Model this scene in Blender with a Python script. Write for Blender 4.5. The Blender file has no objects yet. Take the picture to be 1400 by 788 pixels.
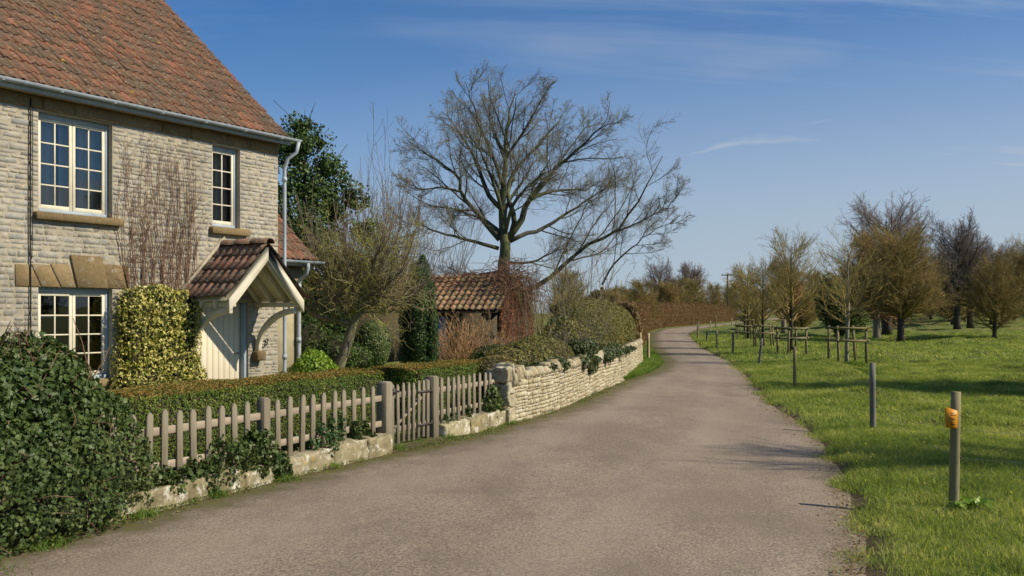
import bpy, bmesh, math, random
import numpy as np
from mathutils import Vector, Matrix, Euler
random.seed(7); RS = np.random.RandomState(11)
SC = bpy.context.scene; COL = SC.collection; R_ = math.radians

# ---------------------------------------------------------------- camera, sky, sun, exposure
cam = bpy.data.cameras.new("camera"); camo = bpy.data.objects.new("camera", cam); COL.objects.link(camo)
camo.location = (0, 0, 1.8); camo.rotation_euler = (R_(90), 0, 0)
cam.sensor_width = 36; cam.lens = 36 * 1300 / 1400; cam.shift_y = 34 / 1400
cam.clip_start = 0.1; cam.clip_end = 3000
SC.camera = camo
SC.view_settings.view_transform = 'Standard'; SC.view_settings.look = 'None'
SC.view_settings.exposure = 0.22; SC.view_settings.gamma = 1.0; SC.view_settings.use_curve_mapping = False
SUN_EL = R_(39); sdx, sdy = 0.972, -0.235            # horizontal direction towards the sun
sl = bpy.data.lights.new("sun", 'SUN'); sl.energy = 4.9; sl.angle = R_(0.53); sl.color = (1.0, 0.90, 0.73)
so = bpy.data.objects.new("sun", sl); COL.objects.link(so)
sv = Vector((sdx * math.cos(SUN_EL), sdy * math.cos(SUN_EL), math.sin(SUN_EL))).normalized()
so.rotation_euler = sv.to_track_quat('Z', 'Y').to_euler(); so.location = (30, -10, 40)
W = bpy.data.worlds.new("World"); SC.world = W; W.use_nodes = True
wn = W.node_tree; wn.nodes.clear()
def N(nt, t, **k):
    n = nt.nodes.new(t)
    for a, b in k.items(): setattr(n, a, b)
    return n
def mth(nt, op, a, b=None, c=None, clamp=False):
    n = N(nt, 'ShaderNodeMath', operation=op); n.use_clamp = clamp
    for i, v in enumerate((a, b, c)):
        if v is None: continue
        if isinstance(v, (int, float)): n.inputs[i].default_value = v
        else: nt.links.new(v, n.inputs[i])
    return n.outputs[0]
def ramp(nt, fac, stops, interp='LINEAR'):
    n = N(nt, 'ShaderNodeValToRGB'); cr = n.color_ramp; cr.interpolation = interp
    while len(cr.elements) < len(stops): cr.elements.new(0.5)
    for e, (p, c) in zip(cr.elements, stops):
        e.position = p; e.color = (c, c, c, 1) if isinstance(c, (int, float)) else (*c, 1)
    nt.links.new(fac, n.inputs[0]); return n.outputs[0]
def mixc(nt, fac, a, b, mode='MIX'):
    n = N(nt, 'ShaderNodeMix', data_type='RGBA', blend_type=mode)
    for s, v in ((n.inputs[0], fac), (n.inputs[6], a), (n.inputs[7], b)):
        if isinstance(v, (int, float)): s.default_value = v
        elif isinstance(v, tuple): s.default_value = (*v, 1)
        else: nt.links.new(v, s)
    return n.outputs[2]
def noise(nt, vec, scale, detail=4, rough=.55, dist=0):
    n = N(nt, 'ShaderNodeTexNoise'); n.inputs['Scale'].default_value = scale
    n.inputs['Detail'].default_value = detail; n.inputs['Roughness'].default_value = rough
    n.inputs['Distortion'].default_value = dist
    if vec is not None: nt.links.new(vec, n.inputs['Vector'])
    return n.outputs[0]
def mapping(nt, vec, scale=(1, 1, 1), rot=(0, 0, 0), loc=(0, 0, 0)):
    n = N(nt, 'ShaderNodeMapping'); n.inputs['Scale'].default_value = scale
    n.inputs['Rotation'].default_value = rot; n.inputs['Location'].default_value = loc
    nt.links.new(vec, n.inputs['Vector']); return n.outputs[0]
sky = N(wn, 'ShaderNodeTexSky', sky_type='NISHITA'); sky.sun_disc = False
sky.sun_elevation = SUN_EL; sky.sun_rotation = math.atan2(sdx, sdy)
sky.altitude = 0; sky.air_density = 1.0; sky.dust_density = 0.6; sky.ozone_density = 3.2
tc = N(wn, 'ShaderNodeTexCoord'); sx = N(wn, 'ShaderNodeSeparateXYZ'); wn.links.new(tc.outputs['Generated'], sx.inputs[0])
den = mth(wn, 'ADD', mth(wn, 'MAXIMUM', sx.outputs[2], 0.0), 0.13)
cx = N(wn, 'ShaderNodeCombineXYZ')
wn.links.new(mth(wn, 'DIVIDE', sx.outputs[0], den), cx.inputs[0]); wn.links.new(mth(wn, 'DIVIDE', sx.outputs[1], den), cx.inputs[1])
c1 = noise(wn, mapping(wn, cx.outputs[0], (.32, 1.5, 1), (0, 0, R_(14))), 1.1, 9, .62, .7)
c2 = noise(wn, mapping(wn, cx.outputs[0], (.5, .8, 1), (0, 0, R_(-8)), (3.1, 1.7, 0)), .8, 4, .55, .3)
wisps = mth(wn, 'MULTIPLY', ramp(wn, c1, [(.36, 0.0), (.70, 1.0)]), ramp(wn, c2, [(.32, 0.0), (.58, 1.0)]))
az = mth(wn, 'DIVIDE', sx.outputs[0], mth(wn, 'MAXIMUM', sx.outputs[1], .05))      # tan of azimuth
el = mth(wn, 'DIVIDE', sx.outputs[2], mth(wn, 'MAXIMUM', sx.outputs[1], .05))
def streak(a0, a1, e0, slope, width, curv=0.0):
    da = mth(wn, 'SUBTRACT', az, a0)
    line = mth(wn, 'ADD', mth(wn, 'ADD', e0, mth(wn, 'MULTIPLY', da, slope)), mth(wn, 'MULTIPLY', mth(wn, 'MULTIPLY', da, da), curv))
    wob = mth(wn, 'MULTIPLY', mth(wn, 'SUBTRACT', noise(wn, tc.outputs['Generated'], 14, 5), .5), width * 1.6)
    d = mth(wn, 'ABSOLUTE', mth(wn, 'ADD', mth(wn, 'SUBTRACT', el, line), wob))
    a = mth(wn, 'SUBTRACT', 1.0, mth(wn, 'DIVIDE', d, width), clamp=True)
    s0 = mth(wn, 'MULTIPLY', mth(wn, 'SUBTRACT', az, a0), 12, clamp=True)
    s1 = mth(wn, 'MULTIPLY', mth(wn, 'SUBTRACT', a1, az), 7, clamp=True)
    return mth(wn, 'MULTIPLY', mth(wn, 'MULTIPLY', a, a), mth(wn, 'MULTIPLY', s0, s1))
w1 = mth(wn, 'MULTIPLY', streak(.13, .36, .160, .13, .018), .60)
w2 = mth(wn, 'MULTIPLY', streak(.20, .46, .185, .14, .012), .22)
w3 = mth(wn, 'MULTIPLY', streak(.12, .40, .112, .12, .014), .25)
cl = mth(wn, 'ADD', mth(wn, 'MULTIPLY', wisps, ramp(wn, mth(wn, 'ADD', az, .5), [(.25, .30), (.62, .62), (.85, 1.0)])), mth(wn, 'ADD', w1, mth(wn, 'ADD', w2, w3)), clamp=True)
veil = ramp(wn, mth(wn, 'ADD', el, mth(wn, 'MULTIPLY', az, -.11)), [(0.0, .85), (.08, .70), (.17, .40), (.27, .14), (.42, 0.0)])
cl = mth(wn, 'MAXIMUM', cl, veil)
skyc = mixc(wn, 1.0, sky.outputs[0], (.24, .62, .96), 'MULTIPLY')
skyc = mixc(wn, cl, skyc, (4.45, 5.0, 5.65))
bg = N(wn, 'ShaderNodeBackground'); bg.inputs[1].default_value = 0.095
wn.links.new(skyc, bg.inputs[0]); wo = N(wn, 'ShaderNodeOutputWorld'); wn.links.new(bg.outputs[0], wo.inputs[0])

# ---------------------------------------------------------------- mesh helpers
class MB:
    """collects vertices / faces / a per-vertex random value; builds ONE mesh object"""
    def __init__(s): s.V = []; s.T = []; s.Q = []; s.TM = []; s.QM = []; s.Rn = []; s.n = 0; s.NG = []
    def add(s, V, F, rnd=None, mi=0):
        V = np.asarray(V, float).reshape(-1, 3); F = np.asarray(F, int)
        s.V.append(V); r = np.full(len(V), random.random()) if rnd is None else np.broadcast_to(np.asarray(rnd, float), (len(V),))
        s.Rn.append(r)
        if F.shape[1] == 3: s.T.append(F + s.n); s.TM.append(np.full(len(F), mi))
        else: s.Q.append(F + s.n); s.QM.append(np.full(len(F), mi))
        s.n += len(V); return s
    def poly(s, V, F, rnd=None, mi=0):      # python ngon list, triangulated as fan
        T = [];
        for f in F:
            if len(f) == 4: T.append((f[0], f[1], f[2])); T.append((f[0], f[2], f[3]))
            else:
                for i in range(1, len(f) - 1): T.append((f[0], f[i], f[i + 1]))
        return s.add(V, T, rnd, mi)
    def arrays(s):
        V = np.concatenate(s.V); T = np.concatenate(s.T) if s.T else np.zeros((0, 3), int); Q = np.concatenate(s.Q) if s.Q else np.zeros((0, 4), int)
        return V, T, Q
    def build(s, name, mats, parent=None, smooth=False, bevel=0, xf=None):
        V, T, Q = s.arrays()
        if xf is not None: V = xf(V)
        me = bpy.data.meshes.new(name); nT, nQ = len(T), len(Q)
        me.vertices.add(len(V)); me.vertices.foreach_set('co', V.astype(np.float32).ravel())
        me.loops.add(nT * 3 + nQ * 4); me.polygons.add(nT + nQ)
        me.loops.foreach_set('vertex_index', np.concatenate([T.ravel(), Q.ravel()]).astype(np.int32))
        st = np.concatenate([np.arange(nT) * 3, nT * 3 + np.arange(nQ) * 4]).astype(np.int32)
        me.polygons.foreach_set('loop_start', st)
        mi = np.concatenate([np.concatenate(s.TM) if s.TM else np.zeros(0), np.concatenate(s.QM) if s.QM else np.zeros(0)]).astype(np.int32)
        me.polygons.foreach_set('material_index', mi)
        if smooth: me.polygons.foreach_set('use_smooth', np.ones(nT + nQ, bool))
        me.update(calc_edges=True)
        a = me.attributes.new('rnd', 'FLOAT', 'POINT'); a.data.foreach_set('value', np.concatenate(s.Rn).astype(np.float32))
        if bevel:
            bm = bmesh.new(); bm.from_mesh(me); bmesh.ops.remove_doubles(bm, verts=bm.verts, dist=1e-5)
            bmesh.ops.dissolve_limit(bm, angle_limit=.02, verts=bm.verts, edges=bm.edges)
            es = [e for e in bm.edges if len(e.link_faces) == 2 and e.calc_face_angle(0) > .5]
            bmesh.ops.bevel(bm, geom=es, offset=bevel, segments=1, affect='EDGES', profile=.5)
            bm.to_mesh(me); bm.free()
        for m in (mats if isinstance(mats, (list, tuple)) else [mats]): me.materials.append(m)
        o = bpy.data.objects.new(name, me); COL.objects.link(o)
        if parent is not None: o.parent = parent
        return o
BOXF = [(0, 3, 2, 1), (4, 5, 6, 7), (0, 1, 5, 4), (1, 2, 6, 5), (2, 3, 7, 6), (3, 0, 4, 7)]
def box(mb, x0, x1, y0, y1, z0, z1, rnd=None, mi=0):
    mb.add([(x0, y0, z0), (x1, y0, z0), (x1, y1, z0), (x0, y1, z0), (x0, y0, z1), (x1, y0, z1), (x1, y1, z1), (x0, y1, z1)], BOXF, rnd, mi); return mb
def beam(mb, a, b, w, h, up=(0, 0, 1), rnd=None, mi=0):
    a = Vector(a); b = Vector(b); t = (b - a).normalized(); u = t.cross(Vector(up)).normalized(); v = u.cross(t)
    P = [];
    for c in (a, b):
        for i, j in ((-1, -1), (1, -1), (1, 1), (-1, 1)): P.append(c + u * i * w / 2 + v * j * h / 2)
    mb.add([tuple(p) for p in P], BOXF, rnd, mi); return mb
def extrude(mb, prof, axis_o, ux, uz, uy, thick, rnd=None, mi=0):
    """2-D outline prof (list of (a,b)) in plane ux,uz at axis_o, extruded along uy by thick"""
    o = np.array(axis_o, float); ux = np.array(ux, float); uz = np.array(uz, float); uy = np.array(uy, float)
    n = len(prof); A = np.array([o + ux * a + uz * b for a, b in prof]); B = A + uy * thick
    F = [tuple(range(n))[::-1], tuple(range(n, 2 * n))] + [(i, (i + 1) % n, n + (i + 1) % n, n + i) for i in range(n)]
    mb.poly(np.vstack([A, B]), F, rnd, mi); return mb
def nrmz(v): return v / np.maximum(np.linalg.norm(v, axis=-1, keepdims=True), 1e-9)
def tubes(mb, P, R, sides=4, rnd=None, mi=0, cap=True):
    P = np.asarray(P, float); R = np.asarray(R, float)
    if P.ndim == 2: P = P[None]; R = np.broadcast_to(R, P.shape[:2])
    Nn, K = P.shape[:2]
    if Nn == 0: return mb
    T = np.empty_like(P); T[:, 1:-1] = P[:, 2:] - P[:, :-2]; T[:, 0] = P[:, 1] - P[:, 0]; T[:, -1] = P[:, -1] - P[:, -2]; T = nrmz(T)
    D = nrmz(P[:, -1] - P[:, 0]); ref = np.where(np.abs(D[:, 2:3]) > .8, np.array([[1., .13, 0]]), np.array([[0.05, 0, 1.]]))
    U = nrmz(np.cross(T, ref[:, None, :])); Vv = np.cross(T, U)
    a = np.arange(sides) * 2 * np.pi / sides
    ring = P[:, :, None] + R[:, :, None, None] * (np.cos(a)[None, None, :, None] * U[:, :, None] + np.sin(a)[None, None, :, None] * Vv[:, :, None])
    V = ring.reshape(-1, 3); i = np.arange(Nn)[:, None, None] * K * sides; k = np.arange(K - 1)[None, :, None] * sides; s = np.arange(sides)[None, None, :]
    s2 = (s + 1) % sides
    F = np.stack([i + k + s, i + k + s2, i + k + sides + s2, i + k + sides + s], -1).reshape(-1, 4)
    if rnd is None: rnd = RS.rand(Nn)
    rv = np.repeat(np.broadcast_to(np.asarray(rnd, float), (Nn,)), K * sides)
    mb.add(V, F, rv, mi)
    if cap and sides > 3:
        base = mb.n - len(V)
        for end in (0, K - 1):
            idx = base + (np.arange(Nn)[:, None] * K + end) * sides + np.arange(sides)[None]
            if end == 0: idx = idx[:, ::-1]
            T_ = np.concatenate([np.stack([idx[:, 0], idx[:, j], idx[:, j + 1]], -1) for j in range(1, sides - 1)])
            mb.T.append(T_); mb.TM.append(np.full(len(T_), mi))
    return mb
def resample(pts, K):
    p = np.array(pts, float)
    if len(p) > 2:
        q = np.vstack([2 * p[0] - p[1], p, 2 * p[-1] - p[-2]]); out = []
        for i in range(1, len(q) - 2):
            for t in np.linspace(0, 1, 6, endpoint=False):
                a, b, c, d = q[i - 1], q[i], q[i + 1], q[i + 2]
                out.append(.5 * ((2 * b) + (-a + c) * t + (2 * a - 5 * b + 4 * c - d) * t * t + (-a + 3 * b - 3 * c + d) * t ** 3))
        out.append(p[-1]); p = np.array(out)
    L = np.concatenate([[0], np.cumsum(np.linalg.norm(np.diff(p, axis=0), axis=1))]); u = np.linspace(0, L[-1], K)
    return np.stack([np.interp(u, L, p[:, j]) for j in range(3)], -1)
def grow(P, R, n, umin, umax, ang, angsd, length, lsd, K, wander, trop, rs, rmin, taper=.35, byparent=True, upos_shrink=.5):
    """children of polylines P(N,K,3); returns (P,R) of N*n children"""
    Np, Kp = P.shape[:2]; idx = np.repeat(np.arange(Np), n); M = len(idx)
    u = umin + (umax - umin) * ((np.tile(np.arange(n), Np) + RS.rand(M)) / n)
    f = u * (Kp - 1); k = np.minimum(f.astype(int), Kp - 2); w = (f - k)[:, None]
    A = P[idx, k]; B = P[idx, k + 1]; pos = A * (1 - w) + B * w; t = nrmz(B - A)
    r0 = R[idx, k] * (1 - w[:, 0]) + R[idx, k + 1] * w[:, 0]
    rd = nrmz(RS.randn(M, 3)); pr = nrmz(np.cross(t, rd)); a = np.radians(ang + angsd * RS.randn(M))[:, None]
    d = nrmz(t * np.cos(a) + pr * np.sin(a))
    PL = np.linalg.norm(np.diff(P, axis=1), axis=2).sum(1)[idx]
    L = (PL * length if byparent else np.full(M, length)) * (1 - upos_shrink * u) * np.clip(1 + lsd * RS.randn(M), .35, 1.9)
    out = np.empty((M, K, 3)); out[:, 0] = pos; st = (L / (K - 1))[:, None]; tr = np.array(trop, float)
    for i in range(1, K):
        d = nrmz(d + wander * RS.randn(M, 3) + tr); pos = pos + d * st; out[:, i] = pos
    rs0 = np.maximum(r0 * rs * (1 - .25 * RS.rand(M)), rmin)
    Rr = np.maximum(rs0[:, None] * np.linspace(1, taper, K)[None], rmin * .7)
    return out, Rr
# leaf templates in 2-D: outline fan around a centre, z = fold
TPL = {'leaf': (np.array([(0, -.5, 0), (.28, 0, .10), (0, .5, 0), (-.28, 0, .10)]), np.array([(0, 1, 2), (0, 2, 3)])),
       'ivy': (np.array([(0, -.15, .0), (.12, -.42, -.05), (.46, -.30, -.08), (.30, .05, .05), (.36, .25, -.06), (.08, .22, .04), (0, .58, -.1), (-.08, .22, .04), (-.36, .25, -.06), (-.30, .05, .05), (-.46, -.30, -.08), (-.12, -.42, -.05)]),
               np.array([(0, i, i + 1) for i in range(1, 11)] + [(0, 11, 1)])),
       'blade': (np.array([(-.5, 0, 0), (.5, 0, 0), (0, 1, .0)]), np.array([(0, 1, 2)]))}
def leaves(mb, P, Nrm, size, kind='leaf', jit=.6, rnd=None, mi=0, aspect=1.0):
    P = np.asarray(P, float); M = len(P)
    if M == 0: return mb
    n = nrmz(np.asarray(Nrm, float) + jit * RS.randn(M, 3)); rd = nrmz(RS.randn(M, 3)); u = nrmz(np.cross(n, rd)); v = np.cross(n, u)
    tv, tf = TPL[kind]; s = np.broadcast_to(np.asarray(size, float), (M,))[:, None, None]
    V = P[:, None] + s * (tv[None, :, 0:1] * u[:, None] * aspect + tv[None, :, 1:2] * v[:, None] + tv[None, :, 2:3] * n[:, None])
    F = (tf[None] + (np.arange(M) * len(tv))[:, None, None]).reshape(-1, 3)
    if rnd is None: rnd = RS.rand(M)
    mb.add(V.reshape(-1, 3), F, np.repeat(rnd, len(tv)), mi); return mb
_ks = RS.randn(40, 3); _ph = RS.rand(40) * 6.283
def vn(x, y, z=0.0, scale=1.0, octv=3):
    """cheap smooth pseudo noise, about -1..1"""
    x = np.asarray(x, float) * scale; y = np.asarray(y, float) * scale; z = np.asarray(z, float) * scale; s = 0; a = 1.0; t = 0
    for o in range(octv):
        for i in range(4):
            k = _ks[(o * 4 + i) % 40]; s = s + a * np.sin(k[0] * x + k[1] * y + k[2] * z + _ph[(o * 4 + i) % 40] + 1.3 * np.sin(k[1] * x * .7 - k[0] * y * .7 + _ph[i]))
        t += a * 2.2; x = x * 2.03; y = y * 2.03; z = z * 2.03; a *= .5
    return s / t

# ---------------------------------------------------------------- tagging
def tag(o, label=None, cat=None, group=None, kind=None):
    if label: o['label'] = label
    if cat: o['category'] = cat
    if group: o['group'] = group
    if kind: o['kind'] = kind
    return o
def empty(name, loc=(0, 0, 0), rz=0):
    o = bpy.data.objects.new(name, None); COL.objects.link(o); o.location = loc; o.rotation_euler = (0, 0, rz); o.empty_display_size = .3
    return o
def dup(root, loc=None, rz=None, sc=None):
    r = root.copy(); COL.objects.link(r)
    if loc is not None: r.location = loc
    if rz is not None: r.rotation_euler = (0, 0, rz)
    if sc is not None: r.scale = (sc, sc, sc) if isinstance(sc, (int, float)) else sc
    for ch in root.children:
        c = ch.copy(); COL.objects.link(c); c.parent = r
        for g in ch.children:
            d = g.copy(); COL.objects.link(d); d.parent = c
    return r

# ---------------------------------------------------------------- materials
def newmat(name):
    m = bpy.data.materials.new(name); m.use_nodes = True; nt = m.node_tree; nt.nodes.clear()
    out = N(nt, 'ShaderNodeOutputMaterial'); return m, nt, out
def coords(nt, obj=True): return N(nt, 'ShaderNodeTexCoord').outputs['Object']
def attr(nt, nm='rnd'): n = N(nt, 'ShaderNodeAttribute'); n.attribute_name = nm; return n.outputs['Fac']
def bump(nt, h, strength=.4, dist=.02, nrm=None):
    n = N(nt, 'ShaderNodeBump'); n.inputs['Strength'].default_value = strength; n.inputs['Distance'].default_value = dist
    nt.links.new(h, n.inputs['Height'])
    if nrm is not None: nt.links.new(nrm, n.inputs['Normal'])
    return n.outputs[0]
def princ(nt, out, col, rough=.8, nrm=None, spec=.3, metal=0):
    b = N(nt, 'ShaderNodeBsdfPrincipled')
    for s, v in ((b.inputs['Base Color'], col), (b.inputs['Roughness'], rough)):
        if isinstance(v, tuple): s.default_value = (*v, 1)
        elif isinstance(v, (int, float)): s.default_value = v
        else: nt.links.new(v, s)
    b.inputs['Specular IOR Level'].default_value = spec; b.inputs['Metallic'].default_value = metal
    if nrm is not None: nt.links.new(nrm, b.inputs['Normal'])
    nt.links.new(b.outputs[0], out.inputs[0]); return b
def M_noise(name, stops, scale=4, rough=.85, bscale=40, bstr=.3, bdist=.01, detail=6, usernd=0.0, stretch=(1, 1, 1), spec=.25):
    m, nt, out = newmat(name); c = mapping(nt, coords(nt), stretch); f = noise(nt, c, scale, detail, .6)
    f = ramp(nt, f, [(.28, 0.0), (.72, 1.0)])
    if usernd: f = mth(nt, 'ADD', mth(nt, 'MULTIPLY', f, 1 - usernd), mth(nt, 'MULTIPLY', attr(nt), usernd))
    col = ramp(nt, f, stops); princ(nt, out, col, rough, bump(nt, noise(nt, c, bscale, 5, .65), bstr, bdist), spec); return m
def M_leaf(name, stops, trans=.3, rough=.5, spec=.25, patch=.35, pscale=1.2, gain=1.75):
    stops = [(p, tuple(min(.8, v * gain) for v in c)) for p, c in stops]
    m, nt, out = newmat(name); f = attr(nt)
    if patch: f = mth(nt, 'ADD', mth(nt, 'MULTIPLY', f, 1 - patch), mth(nt, 'MULTIPLY', ramp(nt, noise(nt, coords(nt), pscale, 3), [(.3, 0.0), (.7, 1.0)]), patch))
    col = ramp(nt, f, stops); b = princ(nt, out, col, rough, None, spec)
    t = N(nt, 'ShaderNodeBsdfTranslucent'); nt.links.new(mixc(nt, 1.0, col, (1.2, 1.15, .65), 'MULTIPLY'), t.inputs[0])
    mx = N(nt, 'ShaderNodeMixShader'); mx.inputs[0].default_value = trans
    nt.links.new(b.outputs[0], mx.inputs[1]); nt.links.new(t.outputs[0], mx.inputs[2]); nt.links.new(mx.outputs[0], out.inputs[0]); return m
def M_bark(name, a, b, c=None, cm=.5, scale=6, gain=1.0):
    if 'twig' in name: gain = 1.7
    a, b = [tuple(v * gain for v in q) for q in (a, b)]; c = tuple(v * gain for v in c) if c else None
    """bark; c = moss / lichen colour in patches"""
    m, nt, out = newmat(name); co = coords(nt); f = noise(nt, mapping(nt, co, (1, 1, .25)), scale * 3, 6, .65)
    col = mixc(nt, ramp(nt, f, [(.35, 0.0), (.65, 1.0)]), a, b)
    col = mixc(nt, mth(nt, 'MULTIPLY', attr(nt), .5), col, b)
    if c: col = mixc(nt, ramp(nt, noise(nt, co, scale * .35, 5, .6), [(.62 - cm * .3, 0.0), (.78 - cm * .3, 1.0)]), col, c)
    princ(nt, out, col, .9, bump(nt, f, .5, .02), .15); return m
M = {}
# roads and grounds
def road_mat():
    m, nt, out = newmat('asphalt'); co = coords(nt)
    base = ramp(nt, noise(nt, mapping(nt, co, (1, .35, 1), (0, 0, R_(-18))), .9, 6, .6), [(.25, (.182, .142, .102)), (.5, (.222, .175, .126)), (.75, (.265, .212, .155))])
    sp = noise(nt, co, 48, 4, .85); sp2 = N(nt, 'ShaderNodeTexVoronoi'); sp2.inputs['Scale'].default_value = 85; nt.links.new(co, sp2.inputs['Vector'])
    base = mixc(nt, 1.0, base, ramp(nt, sp, [(.34, .30), (.5, 1.0), (.66, 1.85)]), 'MULTIPLY')
    base = mixc(nt, ramp(nt, sp2.outputs['Color'], [(.80, 0.0), (.95, .6)]), base, (.46, .38, .29))
    base = mixc(nt, ramp(nt, noise(nt, mapping(nt, co, (1, 1, 1), (0, 0, 0), (5, 2, 0)), .55, 5, .7), [(.52, 0.0), (.64, .38)]), base, (.150, .116, .088))
    # worn patches and cracks
    vor = N(nt, 'ShaderNodeTexVoronoi', feature='DISTANCE_TO_EDGE'); vor.inputs['Scale'].default_value = .45
    wv = N(nt, 'ShaderNodeVectorMath', operation='ADD'); nt.links.new(co, wv.inputs[0]); nz = N(nt, 'ShaderNodeTexNoise'); nz.inputs['Scale'].default_value = 1.7; nz.inputs['Detail'].default_value = 6
    nt.links.new(co, nz.inputs['Vector']); nt.links.new(nz.outputs['Color'], wv.inputs[1]); nt.links.new(wv.outputs[0], vor.inputs['Vector'])
    crack = mth(nt, 'MULTIPLY', ramp(nt, vor.outputs[0], [(0.0, 1.0), (.006, 0.0)]), ramp(nt, noise(nt, co, .35, 2), [(.55, 0.0), (.62, .5)]))
    base = mixc(nt, crack, base, (.05, .045, .04))
    e = attr(nt, 'edgeL'); er = attr(nt, 'edgeR')
    uu = mth(nt, 'DIVIDE', e, mth(nt, 'ADD', e, er)); uw = mth(nt, 'ADD', uu, mth(nt, 'MULTIPLY', mth(nt, 'SUBTRACT', noise(nt, co, .4, 3), .5), .10))
    tr = ramp(nt, uw, [(.16, 0.0), (.28, 1.0), (.38, 0.0), (.55, 0.0), (.68, 1.0), (.80, 0.0)])
    base = mixc(nt, mth(nt, 'MULTIPLY', tr, .32), base, (.33, .268, .198))
    wet = ramp(nt, noise(nt, mapping(nt, co, (1, .5, 1), (0, 0, R_(-25)), (7, 1, 0)), .8, 6, .72), [(.50, 0.0), (.56, .5), (.66, .5), (.70, .2)]); base = mixc(nt, mth(nt, 'MULTIPLY', wet, .55), base, (.155, .118, .088))
    n2 = noise(nt, co, 2.2, 6, .7); n3 = noise(nt, co, 9, 5, .7)
    ee = mth(nt, 'SUBTRACT', e, mth(nt, 'MULTIPLY', mth(nt, 'SUBTRACT', n2, .5), 1.6))
    dirt = ramp(nt, ee, [(.15, 1.0), (1.0, 0.0)])
    base = mixc(nt, mth(nt, 'MULTIPLY', dirt, .95), base, (.085, .066, .036))
    ml = ramp(nt, ee, [(.0, .95), (.30, .85), (.62, 0.0)])
    base = mixc(nt, mth(nt, 'MULTIPLY', ml, ramp(nt, n3, [(.36, 0.0), (.56, .95)])), base, (.105, .105, .018))
    ee2 = mth(nt, 'SUBTRACT', er, mth(nt, 'MULTIPLY', mth(nt, 'SUBTRACT', n2, .5), .9))
    base = mixc(nt, mth(nt, 'MULTIPLY', ramp(nt, ee2, [(.05, 1.0), (.40, 0.0)]), ramp(nt, n3, [(.42, .1), (.60, .85)])), base, (.145, .120, .055))
    h = mth(nt, 'ADD', mth(nt, 'MULTIPLY', sp, 1.0), mth(nt, 'MULTIPLY', noise(nt, co, 2, 3), 2.0))
    princ(nt, out, base, .88, bump(nt, h, .55, .012), .25); return m
def ground_mat():
    m, nt, out = newmat('turf'); co = coords(nt)
    a = ramp(nt, noise(nt, co, 1.4, 8, .68), [(.28, (.055, .075, .018)), (.45, (.105, .125, .030)), (.58, (.175, .185, .055)), (.74, (.31, .28, .12))])
    b = ramp(nt, noise(nt, co, .16, 4, .6), [(.35, (.72, .92, .8)), (.65, (1.28, 1.15, 1.05))])
    col = mixc(nt, 1.0, a, b, 'MULTIPLY'); col = mixc(nt, 1.0, col, ramp(nt, noise(nt, co, 16, 5, .75), [(.3, .55), (.5, 1.0), (.72, 1.45)]), 'MULTIPLY')
    soil = ramp(nt, noise(nt, co, 6, 6, .7), [(.35, (.075, .055, .034)), (.65, (.15, .115, .070))])
    e = mth(nt, 'ADD', attr(nt, 'edge'), mth(nt, 'MULTIPLY', mth(nt, 'SUBTRACT', noise(nt, co, 2.5, 5, .7), .5), .7))
    col = mixc(nt, ramp(nt, e, [(.05, .95), (.30, 0.0)]), col, soil)
    princ(nt, out, col, .95, bump(nt, noise(nt, co, 12, 8, .75), .9, .08), .1); return m
M['road'] = road_mat(); M['turf'] = ground_mat()
M['grass'] = M_leaf('grass_blades', [(0, (.045, .070, .014)), (.35, (.080, .108, .022)), (.62, (.125, .148, .036)), (.85, (.20, .20, .070)), (1, (.36, .31, .16))], .5, .6, .2, .5, .9, 2.45)
M['verge'] = M_leaf('verge_grass', [(0, (.035, .065, .012)), (.4, (.060, .102, .018)), (.8, (.100, .140, .030)), (1, (.22, .21, .08))], .5, .6, .2, .4, .9, 2.2)
# stone
def stone_mat(name, stops, lichen=((.60, .58, .50), .35), orange=None, bs=.5, scale=22):
    m, nt, out = newmat(name); co = coords(nt); f = mth(nt, 'ADD', mth(nt, 'MULTIPLY', attr(nt), .7), mth(nt, 'MULTIPLY', noise(nt, co, 5, 5, .65), .3))
    col = ramp(nt, f, stops); n1 = noise(nt, co, scale, 8, .7)
    col = mixc(nt, 1.0, col, ramp(nt, n1, [(.3, .68), (.5, 1.0), (.7, 1.22)]), 'MULTIPLY')
    l, am = lichen; col = mixc(nt, ramp(nt, noise(nt, co, 7, 8, .75), [(.66 - am * .4, 0.0), (.72 - am * .3, .85)]), col, l)
    if orange:
        oc, oa = orange; col = mixc(nt, ramp(nt, noise(nt, mapping(nt, co, (1, 1, 1), (0, 0, 0), (9, 4, 2)), 5, 6, .7), [(.70 - oa * .4, 0.0), (.75 - oa * .35, .9)]), col, oc)
    col = mixc(nt, 1.0, col, ramp(nt, noise(nt, mapping(nt, co, (1, 1, .45), (0, 0, 0), (2, 5, 1)), 1.1, 6, .65), [(.30, .72), (.5, 1.0), (.70, 1.14)]), 'MULTIPLY')
    princ(nt, out, col, .92, bump(nt, mth(nt, 'ADD', n1, mth(nt, 'MULTIPLY', noise(nt, co, 90, 4, .7), .5)), bs, .012), .15); return m
M['lias'] = stone_mat('lias_stone', [(0, (.185, .160, .120)), (.3, (.250, .230, .195)), (.55, (.285, .278, .260)), (.8, (.34, .318, .27)), (1, (.40, .34, .23))], ((.39, .345, .255), .50))
M['mortar'] = stone_mat('lime_mortar', [(0, (.33, .285, .205)), (1, (.43, .38, .285))], ((.34, .28, .17), .2), bs=.8)
M['ham'] = stone_mat('golden_stone', [(0, (.150, .105, .050)), (.5, (.215, .155, .078)), (1, (.29, .215, .115))], ((.33, .31, .25), .2), bs=.5)
M['drystone'] = stone_mat('pale_limestone', [(0, (.27, .21, .12)), (.4, (.38, .32, .20)), (.8, (.47, .42, .30)), (1, (.38, .27, .12))], ((.66, .62, .50), .22), ((.46, .30, .08), .04), .7)
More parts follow.
